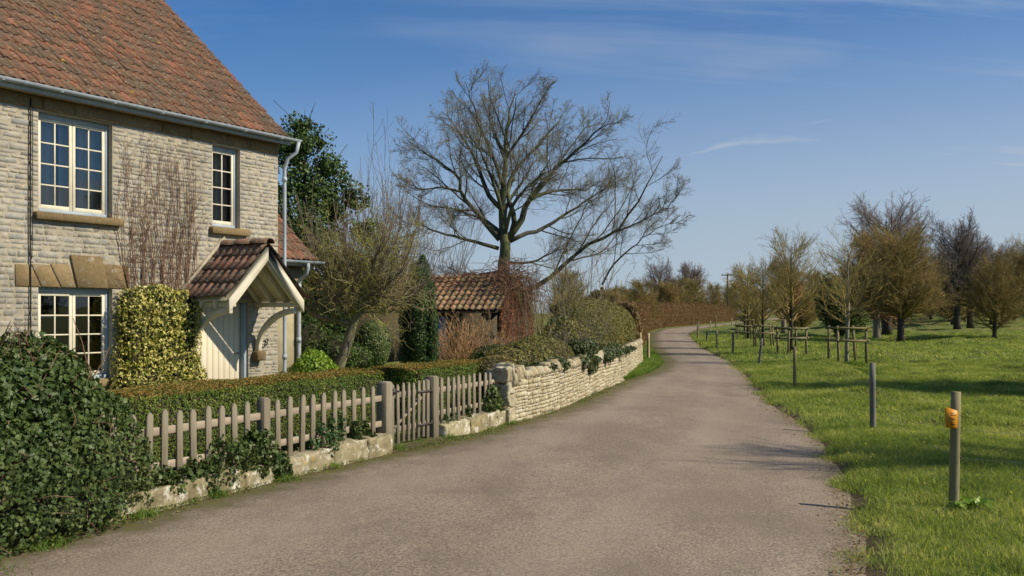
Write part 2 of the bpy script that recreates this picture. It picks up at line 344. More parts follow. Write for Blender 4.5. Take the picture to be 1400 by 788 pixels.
M['drycore'] = stone_mat('wall_hearting', [(0, (.20, .165, .10)), (1, (.32, .27, .18))], ((.3, .27, .2), .1))
M['kerbstone'] = stone_mat('lichen_kerb_stone', [(0, (.20, .165, .085)), (.5, (.30, .255, .15)), (1, (.38, .33, .21))], ((.66, .63, .54), .34), ((.50, .31, .045), .13), .9, 14)
M['render'] = M_noise('buff_render', [(0, (.26, .215, .125)), (.5, (.36, .305, .19)), (1, (.43, .37, .24))], 1.6, .95, 50, .25, .008)
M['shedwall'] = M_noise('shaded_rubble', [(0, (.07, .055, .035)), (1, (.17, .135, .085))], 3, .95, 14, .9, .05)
M['cream'] = M_noise('cream_paint', [(0, (.56, .50, .37)), (1, (.68, .62, .47))], 5, .5, 60, .12, .002)
M['doorcream'] = M_noise('door_paint', [(0, (.68, .60, .45)), (1, (.74, .66, .50))], 3, .45, 60, .1, .002)
M['blue'] = M_noise('pale_blue_paint', [(0, (.27, .33, .38)), (1, (.36, .42, .47))], 5, .55, 50, .1, .002)
M['gutter'] = M_noise('grey_blue_gutter_paint', [(0, (.26, .30, .34)), (1, (.42, .46, .49))], 2.5, .5, 30, .1, .002, spec=.4)
M['blackline'] = M_noise('black_plastic', [(0, (.015, .014, .013)), (1, (.03, .028, .026))], 8, .5)
M['whiteplastic'] = M_noise('white_plastic', [(0, (.6, .6, .6)), (1, (.75, .75, .74))], 8, .4)
M['iron'] = M_noise('dark_iron', [(0, (.03, .028, .026)), (1, (.08, .06, .045))], 20, .6, spec=.4)
M['curtain'] = M_noise('curtain_cloth', [(0, (.46, .42, .38)), (1, (.66, .61, .55))], 2, .9, stretch=(1, 1, .1))
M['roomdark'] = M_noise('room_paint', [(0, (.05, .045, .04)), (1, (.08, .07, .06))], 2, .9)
def tile_mat(name, stops, lich=.3, orange=.2):
    m, nt, out = newmat(name); co = coords(nt); f = mth(nt, 'ADD', mth(nt, 'MULTIPLY', attr(nt), .72), mth(nt, 'MULTIPLY', noise(nt, co, 1.3, 5, .65), .28))
    col = ramp(nt, f, stops); n1 = noise(nt, co, 26, 7, .72)
    col = mixc(nt, 1.0, col, ramp(nt, n1, [(.3, .6), (.5, 1.0), (.7, 1.25)]), 'MULTIPLY')
    col = mixc(nt, ramp(nt, noise(nt, co, 3.1, 8, .75), [(.40, 0.0), (.60, .85)]), col, (.105, .083, .055))
    col = mixc(nt, ramp(nt, noise(nt, mapping(nt, co, (1, 1, 1), (0, 0, 0), (3, 8, 1)), 15, 6, .8), [(.66 - lich * .15, 0.0), (.70 - lich * .1, .8)]), col, (.36, .34, .27))
    col = mixc(nt, ramp(nt, noise(nt, mapping(nt, co, (1, 1, 1), (0, 0, 0), (13, 2, 7)), 6, 6, .75), [(.70 - orange * .2, 0.0), (.74 - orange * .2, .9)]), col, (.38, .22, .03))
    princ(nt, out, col, .88, bump(nt, n1, .6, .01), .2); return m
M['tile'] = tile_mat('old_clay_tile', [(0, (.065, .046, .032)), (.30, (.125, .068, .042)), (.55, (.185, .084, .050)), (.8, (.25, .100, .056)), (1, (.34, .125, .066))], .55, .35)
M['tile2'] = tile_mat('mossy_clay_tile', [(0, (.22, .16, .08)), (.3, (.38, .27, .13)), (.55, (.48, .24, .13)), (.8, (.48, .36, .18)), (1, (.52, .30, .16))], .5, .6)
M['porchtile'] = tile_mat('porch_tile', [(0, (.13, .095, .065)), (.4, (.23, .125, .080)), (.8, (.36, .150, .095)), (1, (.45, .20, .12))], .8, .15)
M['batten'] = M_noise('dark_felt', [(0, (.02, .017, .013)), (1, (.04, .03, .022))], 5, .95)
def glass_mat():
    m, nt, out = newmat('window_glass'); t = N(nt, 'ShaderNodeBsdfTransparent'); t.inputs[0].default_value = (.82, .82, .80, 1)
    g = N(nt, 'ShaderNodeBsdfGlossy'); g.inputs['Roughness'].default_value = .02; g.inputs[0].default_value = (1, 1, 1, 1)
    nt.links.new(bump(nt, noise(nt, coords(nt), 3.0, 2), .06, .02), g.inputs['Normal'])
    fr = N(nt, 'ShaderNodeFresnel'); fr.inputs[0].default_value = 1.5; mx = N(nt, 'ShaderNodeMixShader')
    nt.links.new(mth(nt, 'ADD', fr.outputs[0], .05), mx.inputs[0]); nt.links.new(t.outputs[0], mx.inputs[1]); nt.links.new(g.outputs[0], mx.inputs[2]); nt.links.new(mx.outputs[0], out.inputs[0]); return m
M['glass'] = glass_mat()
# wood
M['oakwood'] = M_noise('weathered_oak', [(0, (.115, .098, .064)), (.5, (.205, .175, .122)), (1, (.31, .272, .205))], 5, .85, 30, .5, .006, usernd=.5, stretch=(6, 6, .6))
M['railwood'] = M_noise('newer_rail_wood', [(0, (.25, .20, .14)), (1, (.38, .31, .225))], 5, .8, 30, .4, .005, usernd=.3, stretch=(.6, 6, 6))
M['stakewood'] = M_noise('tanalised_stake', [(0, (.13, .115, .045)), (.5, (.21, .18, .085)), (1, (.30, .25, .14))], 4, .85, 30, .4, .006, usernd=.5, stretch=(4, 4, .5))
M['greystake'] = M_noise('grey_stake', [(0, (.10, .095, .075)), (1, (.21, .20, .165))], 4, .9, 30, .4, .006, usernd=.3, stretch=(4, 4, .5))
M['palestake'] = M_noise('pale_stake', [(0, (.30, .23, .11)), (1, (.48, .40, .24))], 4, .85, 30, .4, .006, stretch=(4, 4, .5))
M['wire'] = M_noise('galvanised_wire', [(0, (.12, .13, .14)), (1, (.3, .31, .33))], 8, .5)
# foliage
M['ivy'] = M_leaf('ivy_leaf', [(0, (.018, .034, .010)), (.35, (.034, .054, .014)), (.7, (.060, .084, .022)), (.93, (.11, .122, .036)), (1, (.20, .16, .07))], .15, .45, .25, .3, 2.5, 1.6)
M['ivygrey'] = M_leaf('ivy_grey_leaf', [(0, (.022, .038, .016)), (.5, (.055, .075, .028)), (1, (.13, .15, .07))], .12, .5, .25, .3, 2, 1.4)
M['varieg'] = M_leaf('variegated_leaf', [(0, (.055, .090, .012)), (.28, (.15, .17, .022)), (.55, (.44, .40, .09)), (.85, (.62, .55, .19)), (1, (.72, .67, .38))], .25, .45, .3, .3, 5, 1.15)
M['yewclip'] = M_leaf('clipped_yew', [(0, (.020, .038, .007)), (.4, (.042, .070, .010)), (.75, (.082, .105, .018)), (1, (.15, .13, .03))], .2, .6, .2, .35, 3, 2.2)
M['yewtop'] = M_leaf('clipped_yew_tips', [(0, (.060, .070, .012)), (.5, (.130, .100, .024)), (1, (.24, .12, .035))], .2, .6, .2, .35, 3)
M['yewdark'] = M_leaf('irish_yew_leaf', [(0, (.010, .024, .008)), (.5, (.024, .052, .013)), (.85, (.048, .085, .020)), (1, (.08, .11, .03))], .15, .5, .3, .3, 3)
M['holly'] = M_leaf('holly_leaf', [(0, (.014, .026, .008)), (.4, (.030, .052, .012)), (.8, (.060, .090, .022)), (1, (.13, .15, .06))], .15, .5, .2, .35, .8)
M['box'] = M_leaf('box_leaf', [(0, (.030, .055, .015)), (.5, (.065, .100, .030)), (1, (.16, .19, .08))], .2, .45, .35, .2, 3)
M['lime'] = M_leaf('bright_shrub_leaf', [(0, (.045, .090, .012)), (.5, (.12, .19, .022)), (1, (.26, .32, .05))], .35, .5, .3, .3, 4)
M['privet'] = M_leaf('privet_leaf', [(0, (.055, .062, .017)), (.4, (.085, .082, .022)), (.75, (.120, .100, .030)), (1, (.16, .108, .040))], .2, .55, .25, .45, .7, 1.9)
M['bronze'] = M_leaf('bronze_hedge_leaf', [(0, (.060, .052, .018)), (.45, (.100, .080, .028)), (.8, (.135, .098, .036)), (1, (.18, .14, .05))], .2, .55, .25, .35, 1.0)
M['beech'] = M_leaf('dry_beech_leaf', [(0, (.11, .058, .032)), (.4, (.19, .115, .058)), (.75, (.25, .17, .085)), (1, (.20, .19, .07))], .3, .7, .15, .45, .35, 1.0)
M['creeper'] = M_leaf('dead_creeper_leaf', [(0, (.16, .060, .032)), (.4, (.28, .12, .062)), (.8, (.40, .21, .115)), (1, (.54, .37, .23))], .2, .8, .1, .3, 2, 1.0)
M['core'] = M_noise('twiggy_core', [(0, (.025, .026, .012)), (1, (.065, .056, .030))], 9, .95, 30, .8, .03)
M['ivycore'] = M_noise('ivy_core', [(0, (.016, .026, .010)), (1, (.040, .058, .020))], 14, .95, 30, .8, .03)
M['beechcore'] = M_noise('beech_core', [(0, (.075, .038, .022)), (1, (.13, .075, .042))], 5, .95, 20, .8, .05)
M['oakbark'] = M_bark('oak_bark', (.040, .035, .026), (.105, .095, .068), (.125, .130, .052), .55, 2)
M['oaktwig'] = M_bark('oak_twig', (.070, .062, .044), (.155, .138, .098), (.15, .145, .075), .35, 2)
M['fruitbark'] = M_bark('fruit_bark', (.10, .085, .055), (.24, .205, .145), (.20, .19, .075), .45, 4)
M['fruittwig'] = M_bark('fruit_twig', (.105, .085, .042), (.20, .165, .085), (.19, .185, .045), .75, 2)
M['brushtwig'] = M_bark('sucker_twig', (.060, .044, .032), (.125, .096, .070), None)
M['goldtwig'] = M_bark('golden_lime_twig', (.110, .088, .032), (.21, .165, .060), (.25, .185, .035), .45, .6)
M['palebark'] = M_bark('pale_bark', (.16, .14, .10), (.32, .29, .22), (.12, .12, .05), .35, 4)
M['darkbark'] = M_bark('dark_bark', (.028, .024, .018), (.075, .062, .045), (.085, .085, .03), .4, 3)
M['olivetwig'] = M_bark('olive_twig', (.100, .080, .026), (.205, .155, .055), (.22, .115, .050), .35, .5)
M['rusttwig'] = M_bark('rusty_twig', (.12, .062, .03), (.21, .105, .055), (.14, .12, .035), .65, .4)
M['greytwig'] = M_bark('purple_grey_twig', (.080, .062, .052), (.155, .122, .104), None)
M['vinetwig'] = M_bark('vine_stem', (.10, .058, .035), (.21, .125, .078), None)
M['tantwig'] = M_bark('tan_twig', (.16, .095, .045), (.28, .175, .085), None)
M['lichtwig'] = M_bark('pale_stem', (.115, .090, .052), (.23, .19, .12), (.15, .14, .05), .45, 4)
# ---------------------------------------------------------------- terrain and road
LE = np.array([(-22., -30), (-8.3, -1.7), (-3.95, 7.3), (-3.45, 8.4), (-2.51, 10.54), (-1.75, 12.0), (-1.02, 13.2), (-.12, 15.4), (.83, 18), (1.75, 21.2), (2.95, 25.4), (4.1, 28.6), (4.75, 31.2), (5.45, 34.5), (6.1, 39.7), (7.2, 49.8), (9.1, 63), (12.2, 83.6), (16.6, 106), (21.4, 120), (27.8, 137), (41.5, 180), (90, 330)])
RE = np.array([(-6., -30), (1.3, 0), (2.42, 6.5), (2.85, 7.6), (3.18, 8.8), (3.82, 11.04), (4.42, 13.6), (4.72, 15.6), (5.12, 18.8), (6.14, 24.1), (7.85, 33.7), (8.65, 40.3), (9.9, 49.8), (12.7, 66.9), (15.4, 83), (19.5, 101), (25, 121), (32, 143), (46, 184), (96, 334)])
def XL(y): return np.interp(y, LE[:, 1], LE[:, 0])
def XR(y): return np.interp(y, RE[:, 1], RE[:, 0])
def edge(x, y): return np.maximum(XL(y) - x, x - XR(y))       # >0 off the road
def sstep(a, b, v): t = np.clip((np.asarray(v, float) - a) / (b - a), 0, 1); return t * t * (3 - 2 * t)
def gz(x, y):
    x = np.asarray(x, float); y = np.asarray(y, float); e = edge(x, y)
    z = -.045 + .075 * sstep(-.12, .18, e)
    right = x > XR(y)
    far = sstep(20, 60, y)
    b = vn(x, y, 0, .55, 3) * (.085 + .13 * far) + np.maximum(vn(x, y, 5, 1.7, 2) - .25, 0) * .16
    z = z + np.where(right, sstep(.3, 2.5, e) * b, sstep(.4, 2.5, e) * .02 + np.where((y > 25) & (y < 60), sstep(.2, 1, e) * (.06 * vn(x, y, 0, 1.2)), 0))
    z = z + np.where(right, sstep(8, 30, e) * sstep(45, 130, y) * (1.35 + .35 * vn(x, y, 0, .03, 2)), 0)
    z = z + np.where(~right, sstep(0, 25, e) * sstep(60, 160, y) * .6, 0)
    return z
def axis(a, b, steps):
    out = [a]
    while out[-1] < b: out.append(out[-1] + steps(out[-1]))
    return np.array(out)
ys = axis(-40, 1500, lambda v: .22 if 3 < v < 16 else (.30 if -2 < v < 34 else (.8 if -12 < v < 70 else max(1.5, abs(v) * .03))))
xs_ = axis(-500, 700, lambda v: .16 if -5 < v < 13 else (.35 if -10 < v < 26 else (1.0 if -30 < v < 60 else max(2., abs(v) * .06))))
GX, GY = np.meshgrid(xs_, ys); GZ = gz(GX, GY)
mb = MB(); nx = len(xs_); ny = len(ys)
idx = (np.arange(ny - 1)[:, None] * nx + np.arange(nx - 1)[None]).ravel()
mb.add(np.stack([GX, GY, GZ], -1).reshape(-1, 3), np.stack([idx, idx + 1, idx + nx + 1, idx + nx], -1), 0.5)
ground = mb.build('ground', M['turf'], smooth=True); ground['kind'] = 'structure'
a = ground.data.attributes.new('edge', 'FLOAT', 'POINT'); a.data.foreach_set('value', edge(GX, GY).ravel().astype(np.float32))
# road ribbon
ry = axis(-30, 330, lambda v: .2 if 3 < v < 30 else (.6 if v < 70 else 1.5)); nu = 31
u = np.linspace(0, 1, nu); RL = XL(ry) - .10 + .05 * vn(ry, 0, 3, 3.1) ; RRr = XR(ry) + .08 + .07 * vn(ry, 9, 1, 2.7)
X = RL[:, None] * (1 - u) + RRr[:, None] * u; Y = np.repeat(ry[:, None], nu, 1)
Z = .004 + .028 * (1 - (2 * u - 1) ** 2)[None] + .006 * vn(X, Y, 0, 1.1) - .03 * (np.abs(2 * u - 1) ** 8)[None]
mb = MB(); idx = (np.arange(len(ry) - 1)[:, None] * nu + np.arange(nu - 1)[None]).ravel()
mb.add(np.stack([X, Y, Z], -1).reshape(-1, 3), np.stack([idx, idx + 1, idx + nu + 1, idx + nu], -1), .5)
road = mb.build('road', M['road'], smooth=True); road['kind'] = 'structure'
for nm, v in (('edgeL', X - XL(Y)), ('edgeR', XR(Y) - X)):
    a = road.data.attributes.new(nm, 'FLOAT', 'POINT'); a.data.foreach_set('value', np.asarray(v).ravel().astype(np.float32))
# local frame helper
class Frame:
    def __init__(s, ox, oy, ang): s.o = np.array([ox, oy]); s.a = ang; s.d = np.array([math.cos(ang), math.sin(ang)]); s.n = np.array([-s.d[1], s.d[0]])
    def __call__(s, V):                      # local (t, inward, z) -> world
        V = np.asarray(V, float).reshape(-1, 3); xy = s.o + V[:, 0:1] * s.d + V[:, 1:2] * s.n
        return np.concatenate([xy, V[:, 2:3]], 1)
HF = Frame(-6.84, 14.8, math.atan2(.849, .529))            # cottage front wall
FF = Frame(-3.95, 7.3, math.atan2(.90403, .42746))         # fence line (kerb face at y=0)
# ---------------------------------------------------------------- cottage
def stones(mb, t0, t1, z0, z1, holes, hc=(.045, .112), lc=(.10, .38), prot=(.0, .008), base=0.0, mi=0, gap=.007, rseed=3, flatk=1.0, map_=None, rough=.004):
    rs = np.random.RandomState(rseed); z = z0
    Vs = []; Rr = []
    while z < z1 - .02:
        h = rs.uniform(*hc); h = min(h, z1 - z)
        if z1 - z - h < .03: h = z1 - z
        segs = [(t0, t1)]
        for (a, b, c, d) in holes:
            if z + h * .5 > c and z + h * .5 < d:
                ns = []
                for (p, q) in segs:
                    if b <= p or a >= q: ns.append((p, q)); continue
                    if a > p: ns.append((p, a))
                    if b < q: ns.append((b, q))
                segs = ns
        for (p, q) in segs:
            t = p
            while t < q - .01:
                l = rs.uniform(*lc) * (h / .1) ** .4; l = min(l, q - t)
                if q - t - l < .07: l = q - t
                if l > .03:
                    g = gap * rs.uniform(.5, 1.6); pr = rs.uniform(*prot)
                    uu = np.array([0, min(.14, .009 / l), .5, 1 - min(.14, .009 / l), 1]); vv = np.array([0, .09, .5, .91, 1])
                    U, Vv = np.meshgrid(uu, vv)
                    jt = rs.uniform(-.5, .5, 4) * g * 1.8; top = h - g + jt[0] * (1 - U) + jt[1] * U; bot = jt[2] * .6 * (1 - U) + jt[3] * .6 * U
                    T = t + g / 2 + U * (l - g); Zz = z + g / 2 + bot * .5 + Vv * (top - bot * .5)
                    inn = (U > 0) & (U < 1) & (Vv > 0) & (Vv < 1)
                    D = np.where(inn, -(pr + rs.uniform(-rough, rough, U.shape) + rs.uniform(-.006, .006) * (U - .5) * 2), base + .012)
                    Vs.append(np.stack([T, D, Zz], -1).reshape(-1, 3)); Rr.append(np.full(25, rs.rand()))
                t += l
        z += h
    A = np.concatenate(Vs); nst = len(Vs)
    if map_ is not None: A = map_(A)
    q = np.array([(j * 5 + i, j * 5 + i + 1, (j + 1) * 5 + i + 1, (j + 1) * 5 + i) for j in range(4) for i in range(4)])
    F = (q[None] + (np.arange(nst) * 25)[:, None, None]).reshape(-1, 4)
    mb.add(A, F, np.concatenate(Rr), mi)
def wallgrid(mb, t0, t1, z0, z1, holes, depth, mi=0, y=0.0):
    ts = sorted({t0, t1, *[h[0] for h in holes], *[h[1] for h in holes]}); zs = sorted({z0, z1, *[h[2] for h in holes], *[h[3] for h in holes]})
    for i in range(len(ts) - 1):
        for j in range(len(zs) - 1):
            a, b, c, d = ts[i], ts[i + 1], zs[j], zs[j + 1]; m = ((a + b) / 2, (c + d) / 2)
            if any(h[0] < m[0] < h[1] and h[2] < m[1] < h[3] for h in holes): continue
            mb.add([(a, y, c), (b, y, c), (b, y, d), (a, y, d)], [(0, 1, 2, 3)], .5, mi)
            mb.add([(a, y + depth, c), (b, y + depth, c), (b, y + depth, d), (a, y + depth, d)], [(3, 2, 1, 0)], .5, mi)
    for (a, b, c, d) in holes:
        mb.add([(a, y, c), (b, y, c), (b, y + depth, c), (a, y + depth, c)], [(0, 1, 2, 3)], .5, mi)
        mb.add([(a, y, d), (b, y, d), (b, y + depth, d), (a, y + depth, d)], [(3, 2, 1, 0)], .5, mi)
        mb.add([(a, y, c), (a, y + depth, c), (a, y + depth, d), (a, y, d)], [(0, 1, 2, 3)], .5, mi)
        mb.add([(b, y, c), (b, y + depth, c), (b, y + depth, d), (b, y, d)], [(3, 2, 1, 0)], .5, mi)
def tileroof(mb, t0, t1, length, y0, z0, pitch, per=.15, course=.29, amp=.034, seed=1, lean=.012, nu=6, sgn=1, clip=None):
    """pantiles: each tile its own curved patch; slope runs inward (+y) and up from (y0,z0)"""
    rs = np.random.RandomState(seed); cp, sp = math.cos(pitch), math.sin(pitch)
    nt_ = int(round((t1 - t0) / per)); nc = int(math.ceil(length / course)); u = np.linspace(0, 1, nu + 1)
    prof = amp * (.5 + .5 * np.cos(2 * np.pi * (u - .30))) ** 1.25
    for c in range(nc):
        s0 = c * course; s1 = min((c + 1) * course + .05, length + .02); off = rs.uniform(-.012, .012)
        for j in range(nt_):
            dz = rs.uniform(-lean, lean) * .5 + .004; ds = rs.uniform(-.012, .012); tl = rs.uniform(-.012, .012)
            T = t0 + off + (j + u) * per
            lo = prof + .034 + dz; hi = prof + .006 + dz * .5; lo = lo + tl * (u - .5)
            P = []
            for (s, hgt_) in ((s0 - .01 + ds, lo - .017), (s0 - .01 + ds, lo), (s1, hi)):
                yy = y0 + s * cp - hgt_ * sp; zz = z0 + s * sp + hgt_ * cp
                P.append(np.stack([T, sgn * yy + 0 * T, zz], -1))
            V = np.concatenate(P); n = nu + 1
            F = [(r * n + i, r * n + i + 1, (r + 1) * n + i + 1, (r + 1) * n + i) for r in range(2) for i in range(nu)]
            mb.add(V, F, min(1, max(0, rs.normal(.5, .26))))
cot = empty('cottage', (HF.o[0], HF.o[1], 0), HF.a)
tag(cot, 'two storey stone cottage with mossy red tiled roof and cream windows', 'house')
WL, WR, ZT, DEP = -6.0, 4.33, 5.12, 8.4
UW = (-.56, .70, 3.33, 4.85); LW = (-.56, .70, .75, 2.19); SW = (2.73, 3.38, 3.36, 4.84); DW = (2.40, 3.58, .12, 2.12)
LFW = (-4.2, -2.9, 3.33, 4.85); LLW = (-4.2, -2.9, .75, 2.19)
holes = [UW, LW, SW, DW, LFW, LLW]
mb = MB(); wallgrid(mb, WL, WR, -.3, ZT, holes, .38, 1)
vous = (-.93, 1.03, 2.19, 2.56); sills = [(-.64, .84, 3.20, 3.33), (2.66, 3.55, 3.22, 3.36)]
stones(mb, WL, WR, .0, 4.87, holes + [vous] + sills, rseed=5)
for (ang_, x_, y0_, y1_) in ((0, WR, 0, DEP), (0, WL, 0, DEP)):
    box(mb, x_ - (.3 if x_ > 0 else 0), x_ + (0 if x_ > 0 else .3), .385, DEP - .01, -.3, ZT - .01, .5, 1)
box(mb, WL, WR, DEP, DEP + .3, -.3, ZT - .01, .5, 1)
for x_ in (WL + .01, WR - .31):     # gable triangles
    extrude(mb, [(0.385, ZT), (DEP, ZT), (DEP / 2, ZT + DEP / 2 * .86 - .12)], (x_, 0, 0), (0, 1, 0), (0, 0, 1), (1, 0, 0), .3, .5, 1)
def gmap(A): return np.stack([WR - A[:, 1], A[:, 0], A[:, 2]], -1)
stones(mb, .0, DEP, .0, 5.0, [], rseed=8, map_=gmap)
# quoin return so that the corner reads as whole stones
mb.build('wall', [M['lias'], M['mortar']], cot)
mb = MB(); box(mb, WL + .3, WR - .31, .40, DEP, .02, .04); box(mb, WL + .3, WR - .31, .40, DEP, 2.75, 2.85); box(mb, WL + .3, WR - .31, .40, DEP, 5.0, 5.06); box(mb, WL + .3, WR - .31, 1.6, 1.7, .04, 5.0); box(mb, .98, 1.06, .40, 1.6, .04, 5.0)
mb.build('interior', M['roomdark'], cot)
# eaves course of golden blocks
mb = MB(); t = WL; rs = np.random.RandomState(4)
while t < WR - .05:
    l = min(rs.uniform(.5, 1.05), WR - t)
    if WR - t - l < .3: l = WR - t
    p = rs.uniform(.028, .045); box(mb, t + .004, t + l - .004, -p, .03, 4.873, 5.06, rs.rand()); t += l
box(mb, WL, WR, -.075, .02, 5.063, 5.12, .4)
mb.build('eaves_course', M['ham'], cot, bevel=.008)
PIT = math.atan(.885)
mb = MB(); tileroof(mb, WL - .1, WR + .11, 6.0, -.24, 5.175, PIT, seed=2)
L_ = 6.0; cp, sp = math.cos(PIT), math.sin(PIT)
roof = mb.build('roof', M['tile'], cot, smooth=False)
mb = MB(); y1 = -.26 + L_ * cp; z1 = 5.16 + L_ * sp; RY, RZ = y1, z1
extrude(mb, [(-.22, 5.14), (y1, z1 - .02), (2 * y1 + .22, 5.14), (2 * y1 + .22, 5.08), (y1, z1 - .1), (-.22, 5.08)], (WL - .1, 0, 0), (0, 1, 0), (0, 0, 1), (1, 0, 0), WR - WL + .16)
mb.build('roof_underlay', M['batten'], roof)
mb = MB(); nseg = 24; P = []
for i in range(nseg):
    a = WL - .1 + i * (WR - WL + .2) / nseg; tubes(mb, [[(a, RY, RZ - .02), (a + .46, RY, RZ - .015 + .01 * random.random())]], [[.13, .125]], 10, random.random())
mb.build('ridge_tiles', M['tile'], roof)
mb = MB(); tileroof(mb, WL - .1, WR + .11, 6.0, 0, 5.16, PIT, seed=22, nu=4, course=.6)
mb.build('rear_slope', M['tile'], roof, xf=lambda V: np.stack([V[:, 0], 2 * RY + .26 - V[:, 1] , V[:, 2]], -1))
# gutter
def gutter(mb, t0, t1, y, z, r=.062, drop=0.0):
    K = 2; n = 9; a = np.pi + np.linspace(0, np.pi, n)
    for rr, flip in ((r, 0), (r - .008, 1)):
        V = []
        for t in (t0, t1):
            for x in a: V.append((t, y + rr * math.cos(x), z + rr * math.sin(x) - (drop if t == t1 else 0)))
        F = [(i, i + 1, n + i + 1, n + i) if not flip else (n + i, n + i + 1, i + 1, i) for i in range(n - 1)]
        mb.add(V, F, .5)
    for t in (t0, t1 - .004): extrude(mb, [(r * math.cos(x), r * math.sin(x)) for x in a], (t, y, z - (drop if t == t1 - .004 else 0)), (0, 1, 0), (0, 0, 1), (1, 0, 0), .004)
mb = MB(); gutter(mb, WL - .15, 4.62, -.315, 5.165, .055); beam(mb, (WL - .1, -.24, 5.10), (WR + .1, -.24, 5.10), .025, .11)
gut = mb.build('gutter', M['gutter'], cot)
mb = MB()
for i, t in enumerate((-1.0, .9, 2.75)):
    mb = MB(); n = 9; a = np.pi + np.linspace(0, np.pi, n)
    V = [(tt, -.315 + .062 * math.cos(x), 5.165 + .062 * math.sin(x)) for tt in (t, t + .07) for x in a]; mb.add(V, [(i_, i_ + 1, n + i_ + 1, n + i_) for i_ in range(n - 1)]); mb.build('gutter_joint', M['gutter'], gut)
for t in np.arange(-1.3, 4.4, .9):
    mb = MB(); beam(mb, (t, -.375, 5.115), (t, -.22, 5.10), .02, .015); mb.build('gutter_bracket', M['gutter'], gut)
mb = MB(); tubes(mb, [resample([(4.55, -.34, 5.12), (4.55, -.33, 4.96), (4.48, -.22, 4.86), (4.42, -.12, 4.74), (4.42, -.09, 4.55), (4.42, -.09, 4.2), (4.42, -.09, .1)], 26)], [[.036] * 26], 10)
for z in (4.35, 2.6, .9): tubes(mb, [[(4.42, -.09, z), (4.42, -.09, z + .09)]], [[.047, .047]], 10)
mb.build('downpipe', M['gutter'], cot, smooth=True)
mb = MB(); tubes(mb, [resample([(-.70, -.035, 5.0), (-.71, -.035, 3.3), (-.70, -.035, 2.0), (-.72, -.035, .8)], 12)], [[.011] * 12], 6)
tubes(mb, [resample([(-.67, -.03, 4.9), (-.665, -.03, 3.4), (-.68, -.03, 2.6)], 10)], [[.006] * 10], 5)
mb.build('cable', M['blackline'], cot)
mb = MB(); tubes(mb, [[(-1.20, .30, 5.66), (-1.20, .10, 5.70), (-1.20, .04, 5.68)]], [[.035, .035, .025]], 10); mb.build('vent_pipe', M['whiteplastic'], roof)
# windows
def window(hole, cols, rows, wide_stile, name_extra, curtain, sill=None, leafs=2):
    a, b, c, d = hole
    yb = .10
    fr = MB(); w = .055
    box(fr, a, a + w, yb, yb + .09, c, d); box(fr, b - w, b, yb, yb + .09, c, d); box(fr, a + w, b - w, yb + .001, yb + .089, d - w - .02, d); box(fr, a + w, b - w, yb - .02, yb + .089, c, c + w)
    f = fr.build('window', M['blue'], cot, bevel=.004)
    cs = MB(); y2 = yb + .012; i0, i1, j0, j1 = a + w + .004, b - w - .004, c + w + .004, d - w - .024; st = .05
    mid = (i0 + i1) / 2
    spans = [(i0, mid - .004), (mid + .004, i1)] if leafs == 2 else [(i0, i1)]
    for (p, q) in spans:
        box(cs, p, p + st, y2, y2 + .045, j0, j1); box(cs, q - st, q, y2, y2 + .045, j0, j1)
        box(cs, p + st, q - st, y2 + .001, y2 + .044, j1 - st, j1); box(cs, p + st, q - st, y2 + .001, y2 + .044, j0, j0 + st + .015)
        nc = cols // leafs
        for k in range(1, nc):
            x = p + st + (q - p - 2 * st) * k / nc; box(cs, x - .011, x + .011, y2 + .006, y2 + .036, j0 + st, j1 - st)
        for k in range(1, rows):
            z = j0 + st + (j1 - j0 - 2 * st) * k / rows; box(cs, p + st, q - st, y2 + .008, y2 + .034, z - .011, z + .011)
    cs.build('casement', M['cream'], f, bevel=.003)
    g = MB()
    for (p, q) in spans:
        nc = cols // leafs
        for k in range(nc):
            for r in range(rows):
                x0 = p + st + (q - p - 2 * st) * k / nc; x1 = p + st + (q - p - 2 * st) * (k + 1) / nc; z0 = j0 + st + (j1 - j0 - 2 * st) * r / rows; z1 = j0 + st + (j1 - j0 - 2 * st) * (r + 1) / rows
                tx, tz = random.uniform(-.0012, .0012), random.uniform(-.0012, .0012); yy = y2 + .02
                g.add([(x0, yy - tx - tz, z0), (x1, yy + tx - tz, z0), (x1, yy + tx + tz, z1), (x0, yy - tx + tz, z1)], [(0, 1, 2, 3)])
    g.build('pane', M['glass'], f)
    if curtain:
        cu = MB(); n = 90
        for (p, q) in curtain:
            T = np.linspace(p, q, n); Yc = .30 + .028 * np.sin(T * 55) + .012 * np.sin(T * 23 + 1)
            V = np.concatenate([np.stack([T, Yc, 0 * T + j0 - .02], -1), np.stack([T, Yc, 0 * T + j1 + .02], -1)])
            cu.add(V, [(i, i + 1, n + i + 1, n + i) for i in range(n - 1)])
        cu.build('curtain', M['curtain'], f)
    if sill:
        sb = MB(); box(sb, sill[0], sill[1], -.10, .10, sill[2], sill[3]); sb.build('window_sill', M['ham'], f, bevel=.012)
    return f
window(UW, 4, 4, .05, '', [(-.50, -.12), (-.05, .22), (.28, .66)], (-.64, .84, 3.205, 3.325))
window(LW, 4, 4, .05, '', None, (-.66, .80, .62, .745))
window(SW, 2, 4, .05, '', [(2.75, 3.36)], (2.66, 3.55, 3.225, 3.355), 1)
window(LFW, 4, 4, .05, '', [(-4.1, -3.0)], (-4.3, -2.8, 3.2, 3.325)); window(LLW, 4, 4, .05, '', None, (-4.3, -2.8, .62, .745))
